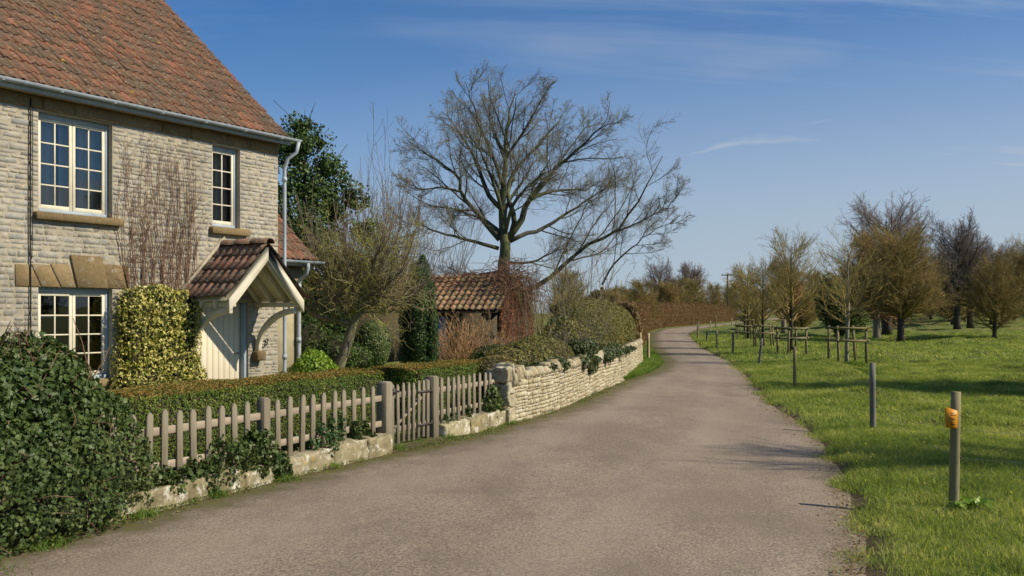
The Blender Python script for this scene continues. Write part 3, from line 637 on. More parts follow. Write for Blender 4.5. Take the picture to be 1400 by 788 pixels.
# flat arch of ochre voussoirs over the ground-floor window
mb = MB(); tb = np.linspace(-.60, .74, 6); tt = np.array([-.93, -.46, -.20, .20, .60, 1.03])
xb = [-.93, -.56, -.22, .02, .34, .72]
bt = [-.93, -.50, -.20, .13, .50, 1.03]; tp = [-.93, -.62, -.34, .02 - .10, .34, 1.03]
cuts_b = [-.93, -.52, -.20, .06, .62, 1.0]; cuts_t = [-.93, -.68, -.38, -.06, .50, 1.0]; hts = [2.52, 2.53, 2.55, 2.70, 2.58]
for i in range(5):
    hh = hts[i]; g = .006
    extrude(mb, [(cuts_b[i] + g, 2.195), (cuts_b[i + 1] - g, 2.195), (cuts_t[i + 1] - g, hh), (cuts_t[i] + g, hh)], (0, .02, 0), (1, 0, 0), (0, 0, 1), (0, -1, 0), .04 + .02 * (i == 3), random.random())
mb.build('lintel', M['ham'], cot, bevel=.008)
# door of vertical boards with a curved head, blue frame
mb = MB(); a, b, c, d = DW
box(mb, a, a + .07, .10, .22, c, d, 0, 0); box(mb, b - .07, b, .04, .22, c, d); box(mb, a + .07, b - .07, .10, .22, d - .08, d)
dfm = mb.build('door_frame', M['blue'], cot, bevel=.005)
mb = MB(); nb = 8; x0, x1 = a + .074, b - .074
for i in range(nb):
    p = x0 + (x1 - x0) * i / nb; q = x0 + (x1 - x0) * (i + 1) / nb; box(mb, p + .003, q - .003, .14 + .002 * random.random(), .18, c + .02, d - .085)
box(mb, x0, x1, .15, .175, c + .02, d - .085)
door = mb.build('door', M['doorcream'], cot, bevel=.004)
mb = MB(); box(mb, a - .1, b + .1, -.28, .10, .0, .115); mb.build('doorstep', M['ham'], cot, bevel=.01)
mb = MB(); tubes(mb, [[(b - .16, .13, 1.05), (b - .16, .08, 1.05), (b - .22, .08, 1.05)]], [[.012] * 3], 8); mb.build('door_handle', M['iron'], door)
# porch
PL, PR, PC, PD = 2.12, 3.82, 2.97, 1.14      # left, right, centre, projection
PE, PA = 2.06, 2.93                           # eave and apex heights
ppit = math.atan2(PA - PE, (PR - PL) / 2); plen = math.hypot(PA - PE, (PR - PL) / 2) + .10
mb = MB(); tm = MB()
# tiles on both slopes: local slope frame -> porch
def slope(seed, side):
    m_ = MB(); tileroof(m_, 0, PD + .06, plen, 0, 0, ppit, per=.17, course=.335, amp=.045, seed=seed, nu=8)
    V, T, Q = m_.arrays()
    if side < 0: X = PL - .07 + V[:, 1]
    else: X = PR + .07 - V[:, 1]
    return np.stack([X, -V[:, 0] + .0, PE + .0 + V[:, 2]], -1), Q, np.concatenate(m_.Rn)
for sd, si in ((31, -1), (32, 1)):
    V, Q, rn = slope(sd, si); mb.add(V, Q, rn)
prf = mb.build('porch_roof', M['porchtile'], cot)
AZ = PE + (PR - PL + .14) / 2 * math.tan(ppit)
mb = MB()
for i in range(3):
    y0 = -.02 - i * .40; n = 9; an = np.linspace(0, np.pi, n); V = []
    for y in (y0, y0 - .40): V += [(PC + .11 * math.cos(x), y, AZ + .02 + .10 * math.sin(x) + (.008 if y == y0 else 0)) for x in an]
    V += [(PC + .095 * math.cos(x), y0 - .40, AZ + .02 + .085 * math.sin(x)) for x in an]
    mb.add(V, [(j, j + 1, n + j + 1, n + j) for j in range(n - 1)] + [(n + j, n + j + 1, 2 * n + j + 1, 2 * n + j) for j in range(n - 1)], random.random())
mb.build('porch_ridge', M['porchtile'], prf)
mb = MB(); rk = .15; ux = (math.cos(ppit), 0, math.sin(ppit))
def raft(mb, y, th, w, drop=.0, ext=.0, lo=.0):
    for s in (-1, 1):
        e = PL - ext if s < 0 else PR + ext
        k = math.tan(ppit); zt = PE + (-ext) * k - drop
        extrude(mb, [(e + (-s) * lo, zt + lo * k - 0), (PC, AZ - .05 - drop), (PC, AZ - .05 - drop - w / math.cos(ppit)), (e + (-s) * (lo + .0), zt + lo * k - w / math.cos(ppit))], (0, y, 0), (1, 0, 0), (0, 0, 1), (0, -1, 0), th)
raft(mb, -PD + .02, .05, .155, .0, .03); raft(mb, -PD + .075, .05, .12, .075, .0)
mb.build('bargeboard', M['cream'], prf, bevel=.004)
mb = MB()
for y in (-.03, -.40, -.76): raft(mb, y, .05, .09, .03, .02)
for s in (-1, 1):       # soffit boards under the tiles
    e = PL - .03 if s < 0 else PR + .03
    extrude(mb, [(e, PE - .045), (PC, AZ - .062), (PC, AZ - .077), (e, PE - .06)], (0, -.005, 0), (1, 0, 0), (0, 0, 1), (0, -1, 0), PD - .06)
mb.build('rafter', M['cream'], prf, bevel=.002)
def plank_arch(x, mb):
    # curved bracket in the y-z plane: from corbel at the wall (z 1.08) up and out to the front of the plate
    n = 14; o = []; i_ = []
    for k in range(n):
        th = math.pi / 2 * k / (n - 1)
        o.append((-(.02 + (PD - .10) * (1 - math.cos(th))), 1.08 + (PE - .17 - 1.08) * math.sin(th)))
        r2 = .085; o_ = o[-1]; nx_, nz_ = -math.sin(th) * 0 - math.cos(th), math.sin(th)
        i_.append((o_[0] - .10 * math.cos(th) , o_[1] - .10 * math.sin(th)))
    V = [];
    for xx in (x - .04, x + .04):
        for p in o: V.append((xx, p[0] + .0, p[1]))
        for p in i_: V.append((xx, p[0], p[1]))
    m = 2 * n; F = []
    for k in range(n - 1):
        F += [(k, k + 1, n + k + 1, n + k), (m + k, m + n + k, m + n + k + 1, m + k + 1), (k, m + k, m + k + 1, k + 1), (n + k, n + k + 1, m + n + k + 1, m + n + k)]
    F += [(0, n, m + n, m), (n - 1, m + n - 1, m + 2 * n - 1, 2 * n - 1)]
    mb.add(V, F)
for x in (PL + .10, PR - .06):
    mb = MB(); plank_arch(x, mb); br = mb.build('porch_bracket', M['cream'], cot, bevel=.004)
    mb = MB(); box(mb, x - .045, x + .045, -PD + .0, -.01, PE - .155, PE - .065); mb.build('wall_plate', M['cream'], br, bevel=.004)
    mb = MB(); box(mb, x - .10, x + .12, -.17, .0, .90, 1.08); mb.build('corbel', M['ham'], br, bevel=.02)
mb = MB(); box(mb, PL - .02, PR + .02, -.03, -.002, PE - .07, PE + .02); 
for s in (-1, 1):   # mortar flashing where porch meets wall
    e = PL - .12 if s < 0 else PR + .12
    extrude(mb, [(e, PE + .02), (PC, AZ + .10), (PC, AZ + .19), (e - .0, PE + .12)], (0, -.005, 0), (1, 0, 0), (0, 0, 1), (0, -1, 0), .045)
mb.build('flashing', M['mortar'], prf)
cu = bpy.data.curves.new('house_number', 'FONT'); cu.body = '3'; cu.size = .20; cu.extrude = .006; cu.shear = .35; cu.offset = .001
to = bpy.data.objects.new('tmp', cu); COL.objects.link(to); bpy.context.view_layer.update()
me = bpy.data.meshes.new_from_object(to.evaluated_get(bpy.context.evaluated_depsgraph_get())); bpy.data.objects.remove(to)
hn = bpy.data.objects.new('house_number', me); COL.objects.link(hn); me.materials.append(M['blackline']); hn.parent = cot
hn.location = (3.915, -.05, 1.17); hn.rotation_euler = (R_(90), 0, 0)
# annex behind the corner
mb = MB(); AY = .35; A1 = 5.32
box(mb, WR + .003, A1, AY, AY + 4.2, -.3, 2.86); extrude(mb, [(AY, 2.86), (AY + 4.2, 2.86), (AY + 2.1, 2.86 + 1.75)], (WR + .003, 0, 0), (0, 1, 0), (0, 0, 1), (1, 0, 0), A1 - WR - .01)
mb.build('annex_wall', M['render'], cot)
mb = MB(); tileroof(mb, WR + .02, A1 + .16, 3.05, AY - .22, 2.86, PIT, seed=9); ar = mb.build('annex_roof', M['tile'], cot)
mb = MB(); ya = AY - .2; yb = ya + 3.05 * cp; zb = 2.84 + 3.05 * sp
extrude(mb, [(ya, 2.84), (yb, zb), (2 * yb - ya, 2.84), (2 * yb - ya, 2.78), (yb, zb - .08), (ya, 2.78)], (WR + .02, 0, 0), (0, 1, 0), (0, 0, 1), (1, 0, 0), A1 - WR + .1); mb.build('roof_underlay', M['batten'], ar)
mb = MB(); gutter(mb, WR - .02, A1 + .32, AY - .32, 2.85, .06); beam(mb, (WR, AY - .22, 2.79), (A1 + .1, AY - .22, 2.79), .02, .09); mb.build('annex_gutter', M['gutter'], cot)
mb = MB(); px = A1 - .14; tubes(mb, [resample([(px, AY - .32, 2.82), (px, AY - .32, 2.66), (px, AY - .24, 2.56), (px, AY - .08, 2.46), (px, AY - .07, 2.3), (px, AY - .07, 1.2), (px, AY - .07, .1)], 26)], [[.04] * 26], 10)
for z in (2.28, 1.2): tubes(mb, [[(px, AY - .07, z), (px, AY - .07, z + .1)]], [[.052, .052]], 10)
mb.build('annex_downpipe', M['gutter'], cot, smooth=True)
# ---------------------------------------------------------------- fence, gate, kerb stones
def pk_mesh(name, w, th, z0, z1, mat, parent, point=.045):
    mb = MB(); h = w / 2
    extrude(mb, [(-h, z0), (h, z0), (h, z1 - point), (h * .55, z1 - point * .25), (0, z1), (-h * .55, z1 - point * .25), (-h, z1 - point)], (0, 0, 0), (1, 0, 0), (0, 0, 1), (0, 1, 0), th, .5)
    return mb.build(name, mat, parent, bevel=.003)
def copies(first, items, parent): 
    """place the first mesh at items[0], copies at the rest; (t, y, dz, lean)"""
    for i, (t, y, dz, ln) in enumerate(items):
        o = first
        if i: o = first.copy(); COL.objects.link(o); o.parent = parent
        o.location = (t, y, dz); o.rotation_euler = (random.uniform(-.012, .012), ln, random.uniform(-.03, .03))
def post_mesh(name, w, z0, z1, mat, parent=None, cap=.02):
    mb = MB(); box(mb, -w / 2, w / 2, -w / 2, w / 2, z0, z1 - cap)
    b = w / 2 - .002; t = w / 2 - cap
    mb.add([(-b, -b, z1 - cap), (b, -b, z1 - cap), (b, b, z1 - cap), (-b, b, z1 - cap), (-t, -t, z1), (t, -t, z1), (t, t, z1), (-t, t, z1)], BOXF)
    return mb.build(name, mat, parent, bevel=.004)
def fence(t0, posts, pickets, label, railsegs, foot):
    r = empty('picket_fence', (FF.o[0], FF.o[1], 0), FF.a); tag(r, label, 'fence', 'runs of oak picket fence along the front garden')
    p = pk_mesh('picket', .078, .022, foot, .862, M['oakwood'], r)
    copies(p, [(t, .118, random.uniform(-.018, .012) + (.03 if t < 2 else 0), random.uniform(-.018, .018)) for t in pickets], r)
    q = post_mesh('post', .105, -.1, .885, M['oakwood'], r); copies(q, [(t, .155, .0, random.uniform(-.008, .008)) for t in posts], r)
    for (a, b) in railsegs:
        for z in (.355, .685):
            mb = MB(); box(mb, a, b, .142, .175, z - .038, z + .038, random.random()); mb.build('rail', M['railwood'], r, bevel=.004)
    return r
fence(0, [.42, 3.26], [-1.35, -1.15, -.95, -.75, -.55, -.35, -.15, .05, .24, .62, .82, 1.02, 1.23, 1.43, 1.62, 1.81, 2.01, 2.20, 2.40, 2.59, 2.79, 2.98, 3.48, 3.68, 3.89, 4.09, 4.30, 4.51, 4.72, 4.93, 5.14, 5.36],
      'long run of weathered oak picket fence with hedge behind, left of the garden gate', [(-1.5, .365), (.475, 3.205), (3.315, 5.57)], .19)
fence(0, [9.01], [7.13, 7.31, 7.48, 7.64, 7.80, 7.97, 8.15, 8.33, 8.52, 8.70], 'short run of picket fence between the garden gate and the dry stone wall', [(6.965, 8.955)], .20)
for t, lab in ((5.66, 'thick square oak gate post on the latch side, left of the gate'), (6.89, 'thick square oak gate post on the hinge side, right of the gate')):
    o = post_mesh('gate_post', .15, -.1, .90, M['oakwood']); o.location = FF([(t, .155, 0)])[0]; o.rotation_euler = (0, 0, FF.a); tag(o, lab, 'post')
g = empty('garden_gate', (FF.o[0], FF.o[1], 0), FF.a); tag(g, 'closed oak picket gate with iron latch between two thick posts', 'gate')
a = post_mesh('stile', .075, .04, .862, M['oakwood'], g); copies(a, [(5.80, .155, 0, 0), (6.72, .155, 0, 0)], g)
p = pk_mesh('picket', .062, .022, .06, .858, M['oakwood'], g); copies(p, [(t, .107, random.uniform(-.012, .01), random.uniform(-.012, .012)) for t in (5.93, 6.06, 6.19, 6.32, 6.45, 6.58)], g)
for z in (.24, .70):
    mb = MB(); box(mb, 5.84, 6.68, .132, .168, z - .04, z + .04, random.random()); mb.build('rail', M['oakwood'], g, bevel=.004)
mb = MB(); beam(mb, (5.86, .15, .27), (6.66, .15, .67), .03, .06, (0, 1, 0)); mb.build('brace', M['oakwood'], g, bevel=.003)
mb = MB(); box(mb, 5.70, 5.90, .088, .100, .745, .765); box(mb, 5.775, 5.825, .09, .104, .72, .80); tubes(mb, [[(5.86, .088, .755), (5.86, .06, .755)]], [[.012, .012]], 8); mb.build('latch', M['iron'], g)
for z in (.24, .70):
    mb = MB(); box(mb, 6.42, 6.80, .098, .104, z - .016, z + .016); tubes(mb, [[(6.79, .10, z - .04), (6.79, .10, z + .04)]], [[.012, .012]], 8); mb.build('hinge', M['iron'], g)
def rough_block(mb, t0, t1, y0, y1, z0, z1, amp=.03, rnd=None, n=(14, 5, 6), seed=0.0):
    """lumpy stone: subdivided box, rounded and displaced"""
    nx_, ny_, nz_ = n; V = {}; L = []; F = []
    def vid(i, j, k):
        if (i, j, k) not in V: V[(i, j, k)] = len(L); L.append((i / nx_, j / ny_, k / nz_))
        return V[(i, j, k)]
    for i in range(nx_):
        for j in range(ny_):
            F.append([vid(i, j, 0), vid(i, j + 1, 0), vid(i + 1, j + 1, 0), vid(i + 1, j, 0)]); F.append([vid(i, j, nz_), vid(i + 1, j, nz_), vid(i + 1, j + 1, nz_), vid(i, j + 1, nz_)])
    for i in range(nx_):
        for k in range(nz_):
            F.append([vid(i, 0, k), vid(i + 1, 0, k), vid(i + 1, 0, k + 1), vid(i, 0, k + 1)]); F.append([vid(i, ny_, k), vid(i, ny_, k + 1), vid(i + 1, ny_, k + 1), vid(i + 1, ny_, k)])
    for j in range(ny_):
        for k in range(nz_):
            F.append([vid(0, j, k), vid(0, j, k + 1), vid(0, j + 1, k + 1), vid(0, j + 1, k)]); F.append([vid(nx_, j, k), vid(nx_, j + 1, k), vid(nx_, j + 1, k + 1), vid(nx_, j, k + 1)])
    A = np.array(L); C = A * 2 - 1; S = np.array([t1 - t0, y1 - y0, z1 - z0]) / 2; c0 = np.array([t0 + t1, y0 + y1, z0 + z1]) / 2
    r = np.array([min(.9, .07 / S[0]), .45, .45])         # rounding amount per axis
    Wd = C * S; q = np.abs(C) ** 3
    sh = 1 - .05 * (q[:, 1] * q[:, 2])[:, None] * np.array([0, 1, 1]) - .04 * (q[:, 0] * np.maximum(q[:, 1], q[:, 2]))[:, None] * np.array([r[0], 1, 1])
    Wd = Wd * sh + c0
    dn = np.stack([vn(Wd[:, 0] + seed, Wd[:, 1], Wd[:, 2] + k * 7, 9, 3) for k in range(3)], -1) * amp
    dn += np.stack([vn(Wd[:, 0] + seed, Wd[:, 1], Wd[:, 2] + k * 7, 28, 2) for k in range(3)], -1) * amp * .4
    mb.add(Wd + dn * [.5, 1, 1], F, rnd)
def kerb(blocks, label, seed):
    r = MB()
    for i, (a, b, h) in enumerate(blocks):
        rough_block(r, a - .01, b + .02, -.04 + random.uniform(-.012, .012), .34, -.12, h, .026, None, (int((b - a) * 26) + 3, 7, 9), seed + i * 3.7)
    o = r.build('kerb_wall', M['kerbstone'], smooth=False); o.location = (FF.o[0], FF.o[1], 0); o.rotation_euler = (0, 0, FF.a)
    tag(o, label, 'wall', 'low rough stone kerbs under the picket fence'); return o
kerb([(-1.6, -.6, .15), (-.58, .35, .17), (.37, 1.25, .16), (1.26, 1.95, .19), (1.96, 2.75, .21), (2.76, 3.2, .17), (3.33, 4.30, .21), (4.31, 5.02, .24), (5.03, 5.54, .235)], 'low kerb of rough stones crusted white and orange with lichen, left of the gate', 1)
kerb([(7.0, 7.72, .20), (7.73, 8.35, .235), (8.36, 8.97, .25)], 'low kerb of white crusted stones between the gate and the dry stone wall', 20)
# dry stone wall along the lane
WP = np.array([(-.10, 15.42), (.42, 16.7), (.87, 18.0), (1.50, 20.2), (2.10, 22.4), (2.85, 25.0), (3.48, 28.0), (4.08, 31.0), (4.66, 34.2)])
WPs = resample(np.c_[WP, np.zeros(len(WP))], 120)[:, :2]; wL = np.concatenate([[0], np.cumsum(np.linalg.norm(np.diff(WPs, axis=0), axis=1))]); WLEN = wL[-1]
def wmap(A):
    s = np.clip(A[:, 0], 0, WLEN); x = np.interp(s, wL, WPs[:, 0]); y = np.interp(s, wL, WPs[:, 1]); e = .3
    tx = np.interp(s + e, wL, WPs[:, 0]) - np.interp(s - e, wL, WPs[:, 0]); ty = np.interp(s + e, wL, WPs[:, 1]) - np.interp(s - e, wL, WPs[:, 1]); l = np.hypot(tx, ty); tx /= l; ty /= l
    x += (A[:, 0] - s) * tx; y += (A[:, 0] - s) * ty
    batter = -.05 * (1 - A[:, 2] / .9)
    yy = A[:, 1] + batter
    return np.stack([x - ty * yy, y + tx * yy, A[:, 2] + 0], -1)
dw = MB()
sa = 0.0; rs = np.random.RandomState(77)
while sa < WLEN:                              # short panels with their own course heights, as rubble walling has
    sb = min(sa + rs.uniform(.35, .9), WLEN)
    stones(dw, sa, sb, -.02, .70, [], hc=(.035, .095), lc=(.06, .20), prot=(.0, .022), base=.002, gap=.006, rseed=int(sa * 100) + 3, map_=wmap, rough=.010)
    sa = sb
m_ = MB(); n = 60
for i in range(n):
    a = WLEN * i / n; b = WLEN * (i + 1) / n; c = MB(); box(c, a, b, .012, .34, -.1, .71); V, T, Q = c.arrays(); dw.add(wmap(V), Q, .5, 1)
rs = np.random.RandomState(5); s = .45
while s < WLEN - .05:       # upright coping stones of uneven height
    w = rs.uniform(.03, .075); h = rs.uniform(.06, .19) * (1 if rs.rand() > .15 else 1.2); ln = rs.uniform(-.35, .35)
    nv = 5; c = []
    for (dy0, dy1) in ((-.035, .30),):
        prof = [(dy0, .70), (dy0 + rs.uniform(-.01, .015), .70 + h * .6), (dy0 + rs.uniform(.02, .07), .70 + h), (dy1 - .08, .70 + h * rs.uniform(.75, 1)), (dy1, .70)]
        V = [(s + ln * (z - .7), y, z) for (y, z) in prof] + [(s + w + ln * (z - .7) + rs.uniform(-.01, .01), y, z) for (y, z) in prof]
        F = [(4, 3, 2, 1, 0), (5, 6, 7, 8, 9)] + [(i, (i + 1) % 5, 5 + (i + 1) % 5, 5 + i) for i in range(5)]
        V = wmap(np.array(V)); dw.poly(V, F, rs.rand())
    s += w + rs.uniform(.005, .05)
# heaped end of the wall by the fence post
def emap(V): return wmap(V)
for (a, b, y0, y1, z0, z1) in ((-.06, .22, -.06, .34, 0, .26), (-.04, .24, -.05, .33, .26, .46), (-.05, .20, -.06, .32, .46, .66), (-.06, .06, -.08, .33, .66, .88), (.06, .13, -.06, .31, .64, .92), (.13, .20, -.09, .30, .62, .97), (.20, .27, -.05, .30, .62, .90), (.27, .36, -.07, .30, .64, .90), (.37, .47, -.07, .30, .66, .92), (-.10, .12, -.07, .20, .87, .925)):
    c = MB(); rough_block(c, a, b, y0, y1, z0, z1, .034, None, (8, 8, 8), a * 9 + z0 * 5); V, T, Q = c.arrays(); dw.add(wmap(V), Q, random.random())
o = dw.build('stone_wall', [M['drystone'], M['drycore']]); tag(o, 'pale dry stone wall with upright coping stones curving beside the lane', 'wall')
# thin far end face
# ---------------------------------------------------------------- outbuilding
SF = Frame(-.52, 33.0, R_(180 - 17))         # origin = right front corner; local x runs left and away
ob = empty('outbuilding', (SF.o[0], SF.o[1], 0), SF.a); tag(ob, 'low outbuilding with mossy pantile roof, shaded wall and creeper on its gable end', 'outbuilding')
# local: +x along the front to the left, +y = towards the camera is -? (n = rotate d by +90)
SLEN, SW_, SE, SA = 8.0, 4.0, 1.86, 3.05
fs = -1.0        # back side direction in local y
mb = MB(); bx = lambda m_, x0, x1, y0, y1, z0, z1: box(m_, x0, x1, min(y0 * fs, y1 * fs), max(y0 * fs, y1 * fs), z0, z1)
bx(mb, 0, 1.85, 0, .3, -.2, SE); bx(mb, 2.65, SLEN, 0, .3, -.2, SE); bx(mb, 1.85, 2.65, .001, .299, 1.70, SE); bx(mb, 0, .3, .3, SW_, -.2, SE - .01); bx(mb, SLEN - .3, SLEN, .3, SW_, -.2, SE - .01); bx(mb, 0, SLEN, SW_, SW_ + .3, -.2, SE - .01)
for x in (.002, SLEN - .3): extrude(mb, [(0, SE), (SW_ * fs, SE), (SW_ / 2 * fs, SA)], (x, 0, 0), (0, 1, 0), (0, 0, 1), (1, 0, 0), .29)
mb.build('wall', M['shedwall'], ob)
mb = MB()
for i in range(6): bx(mb, 1.86 + i * .131, 1.86 + i * .131 + .127, .08, .12, -.1, 1.68)
dd = mb.build('door', M['blue'], ob); mb = MB(); tubes(mb, [[(1.95, -.08, .9), (1.95, -.02, .9)]], [[.03, .03]], 8); mb.build('door_handle', M['iron'], dd)
spit = math.atan2(SA - SE, SW_ / 2); sll = math.hypot(SA - SE, SW_ / 2) + .16
for sd in (0, 1):
    mb = MB(); tileroof(mb, -.12, SLEN + .1, sll, -.20, SE + .02, spit, per=.24, course=.33, amp=.06, seed=40 + sd, nu=6, clip=None)
    fx = (lambda V: np.stack([V[:, 0], -V[:, 1], V[:, 2]], -1)) if sd == 0 else (lambda V: np.stack([V[:, 0], V[:, 1] - SW_, V[:, 2]], -1))
    rr = mb.build('roof', M['tile2'], ob, xf=fx)
mb = MB(); extrude(mb, [(.18, SE - .02), (-SW_ / 2, SA + .06), (-SW_ - .18, SE - .02), (-SW_ - .18, SE - .07), (-SW_ / 2, SA), (.18, SE - .07)], (-.08, 0, 0), (0, 1, 0), (0, 0, 1), (1, 0, 0), SLEN + .14); mb.build('roof_underlay', M['batten'], rr)
# ---------------------------------------------------------------- bare trees
def tree_obj(name, loc, rz, label, cat, group=None):
    e = empty(name, loc, rz); tag(e, label, cat, group); return e
def ground_at(x, y): return float(gz(x, y))
def bx_tree(name, trunk_pts, trunk_r, levels, bark, twig, label, cat='tree', group=None, loc=(0, 0, 0), rz=0, limbs=None, trunk_sides=12, keep=1, trunkn=12):
    """levels: list of grow() parameter dicts; the first `keep` levels belong to the trunk mesh, the rest to the crown mesh"""
    root = tree_obj(name, loc, rz, label, cat, group)
    tp = resample(trunk_pts, trunkn); tr = np.interp(np.linspace(0, 1, trunkn), np.linspace(0, 1, len(trunk_r)), trunk_r)
    tr = tr * (1 + .06 * vn(np.arange(trunkn) * 1.7, 0, 3)); tr[0] *= 1.25
    tm = MB(); cm = MB(); tubes(tm, tp[None], tr[None], trunk_sides, [.5])
    P, R = tp[None], tr[None]
    if limbs is not None:
        LP = np.stack([resample(l[0], 14) for l in limbs]); LR = np.stack([np.linspace(l[1], l[2], 14) for l in limbs])
        LP = LP + RS.randn(*LP.shape) * .05 * np.linspace(0, 1, 14)[None, :, None]
        tubes(tm, LP, LR, 8, RS.rand(len(limbs))); P, R = LP, LR
    pool = (P, R)
    for li, lv in enumerate(levels):
        sides = lv.pop('sides', 3); both = lv.pop('both', False)
        P2, R2 = grow(*pool, **lv)
        tubes(tm if li < keep else cm, P2, R2, sides, RS.rand(len(P2)))
        pool = (P2, R2)
    tm.build('trunk', bark, root, smooth=True); cm.build('crown', twig, root, smooth=True)
    return root
def G_(**k): return k
def gl(n, umin, umax, ang, sd, length, K, wander, up, rs, rmin, sides=3, lsd=.25, sh=.5, byparent=True, taper=.35):
    return dict(n=n, umin=umin, umax=umax, ang=ang, angsd=sd, length=length, lsd=lsd, K=K, wander=wander, trop=(0, 0, up), rs=rs, rmin=rmin, sides=sides, upos_shrink=sh, byparent=byparent, taper=taper)

# the great oak beyond the outbuilding, limbs follow the photographed outline
def oc(cx, cy, dep=0):
    k = .97 if cy < 620 else 1.0
    return (-.4 + (cx - 320) * .01562 * k, dep, 1.8 + (857 - (620 - (620 - cy) * k)) * .01562)
ol = []
def L(pts, r0, r1, d0=0.0, d1=0.0): n = len(pts); ol.append(([oc(p[0], p[1], d0 + (d1 - d0) * (i / (n - 1)) ** 1.2) for i, p in enumerate(pts)], r0, r1))
L([(318, 610), (312, 500), (318, 420), (325, 320), (330, 230), (345, 140), (355, 70)], .24, .02, 0, .6)
L([(305, 610), (225, 520), (170, 450), (165, 400), (100, 350), (40, 310), (0, 290)], .17, .015, 0, -1.5)
L([(312, 505), (270, 460), (235, 380), (205, 300), (150, 210), (100, 140)], .15, .015, 0, 1.8)
L([(315, 425), (290, 350), (250, 250), (215, 160), (190, 90)], .12, .012, 0, -1.6)
L([(330, 610), (380, 540), (400, 480), (460, 420), (500, 370), (580, 300), (650, 240), (700, 225)], .20, .015, 0, -1.5)
L([(345, 590), (355, 530), (330, 450), (345, 380), (400, 310), (470, 230), (530, 150)], .16, .015, 0, 2.0)
L([(340, 615), (400, 585), (450, 570), (560, 500), (640, 440), (720, 400)], .13, .015, 0, 2.2)
L([(325, 800), (440, 762), (520, 695), (600, 630), (700, 590), (760, 500), (830, 390), (848, 340)], .15, .015, 0, -2.0)
L([(640, 765), (675, 700), (740, 640), (800, 600), (890, 560)], .06, .01, -1.5, -3)
L([(700, 590), (770, 560), (850, 520), (890, 480)], .05, .01, -1.2, -3)
L([(300, 640), (220, 620), (130, 600), (50, 575), (-20, 560)], .11, .012, 0, -2.2)
L([(300, 720), (200, 735), (120, 765), (50, 745)], .10, .012, 0, 1.5)
L([(325, 325), (380, 250), (430, 170), (465, 100)], .10, .012, 0, -1.2)
L([(400, 480), (450, 450), (530, 430), (620, 420), (680, 370)], .10, .012, -.3, 2.5)
L([(326, 330), (290, 240), (270, 150), (265, 70)], .09, .012, .2, 2.2)
L([(170, 450), (110, 440), (40, 450), (-20, 430)], .07, .012, -.8, -2.6)
L([(460, 420), (520, 330), (590, 230), (620, 190)], .08, .012, -.6, 1.5)
L([(318, 560), (330, 480), (380, 400), (420, 330), (450, 260)], .12, .012, .1, 4.0)
L([(318, 560), (300, 470), (270, 390), (240, 330), (200, 280)], .12, .012, .1, -4.2)
L([(320, 600), (350, 500), (420, 430), (500, 400)], .12, .012, 0, -4.6)
L([(320, 600), (260, 540), (180, 500), (110, 470)], .12, .012, 0, 4.6)
L([(340, 690), (420, 680), (500, 640), (560, 620)], .08, .012, 0, 3.2)
oak = bx_tree('oak_tree', [oc(320, 975), oc(320, 800), oc(317, 700), oc(324, 640), oc(318, 590)], [.42, .33, .30, .32, .25],
    [gl(10, .22, .97, 33, 9, .50, 11, .10, .045, .50, .017, 5, .2, .62), gl(10, .12, .96, 38, 10, .44, 8, .13, .03, .52, .0085, 3, .25, .38), gl(7, .12, 1, 38, 12, .48, 6, .15, .02, .7, .0056, 3, .25, .25), gl(4, .15, 1, 36, 12, .50, 4, .18, .01, .8, .0042, 3, .25, .1)],
    M['oakbark'], M['oaktwig'], 'great bare oak spreading its crown against the sky behind the outbuilding', loc=(0, 50, 0), limbs=ol, keep=2)

# leaning fruit tree in the garden: mossy tangled crown, tall straight water shoots
fx, fy = -3.85, 20.5
fl = []
def L2(pts, r0, r1): fl.append((pts, r0, r1))
top = (.60, 0, 2.05)
for ang_, tilt, ln, r in ((185, 62, 1.35, .060), (160, 40, 1.5, .05), (215, 48, 1.2, .05), (20, 55, 1.3, .055), (350, 35, 1.5, .05), (60, 48, 1.2, .045), (100, 60, 1.1, .045), (270, 55, 1.2, .045), (300, 50, 1.3, .045), (135, 66, 1.1, .04), (330, 66, 1.25, .045), (245, 25, 1.4, .045), (80, 18, 1.5, .045)):
    a_ = R_(ang_); t_ = R_(tilt); hx, hy, hz = math.cos(a_) * math.sin(t_), math.sin(a_) * math.sin(t_), math.cos(t_)
    st = np.array(top) - np.array([.1, 0, .28]) * random.random()
    L2([st, st + np.array([hx, hy, hz * .7]) * ln * .4, st + np.array([hx * .9, hy * .9, hz]) * ln * .75 + (0, 0, .1), st + np.array([hx, hy, hz]) * ln + (0, 0, .3)], r, .012)
L2([(.40, 0, 1.55), (.0, -.05, 1.62), (-.45, -.05, 1.75), (-.95, .1, 2.2), (-1.25, .1, 2.6)], .065, .015)
L2([(.52, 0, 1.8), (1.0, .05, 1.85), (1.45, .0, 2.1), (1.9, .1, 2.3)], .05, .012)
fruit = bx_tree('fruit_tree', [(.0, 0, -.1), (.10, 0, .5), (.26, 0, 1.0), (.42, 0, 1.5), (.60, 0, 2.05)], [.135, .115, .105, .10, .085],
    [gl(11, .1, 1, 55, 18, .52, 7, .35, .05, .55, .008, 4, .3, .3), gl(7, .1, 1, 55, 20, .60, 5, .40, .02, .65, .0045, 3, .3, .3), gl(5, .1, 1, 50, 20, .55, 4, .40, .03, .7, .0032, 3, .35, .3)],
    M['fruitbark'], M['fruittwig'], 'leaning mossy fruit tree with a tangled leafless crown beside the cottage', loc=(fx, fy, .02), limbs=fl, keep=1)
FP = np.stack([resample(l[0], 12) for l in fl]); FR = np.full(FP.shape[:2], .02)
sh = grow(FP, FR, 14, .3, 1, 30, 12, 1.25, .45, 8, .035, (0, 0, .22), .5, .0055, .35, False, .15); mbs = MB(); tubes(mbs, sh[0], sh[1], 4)
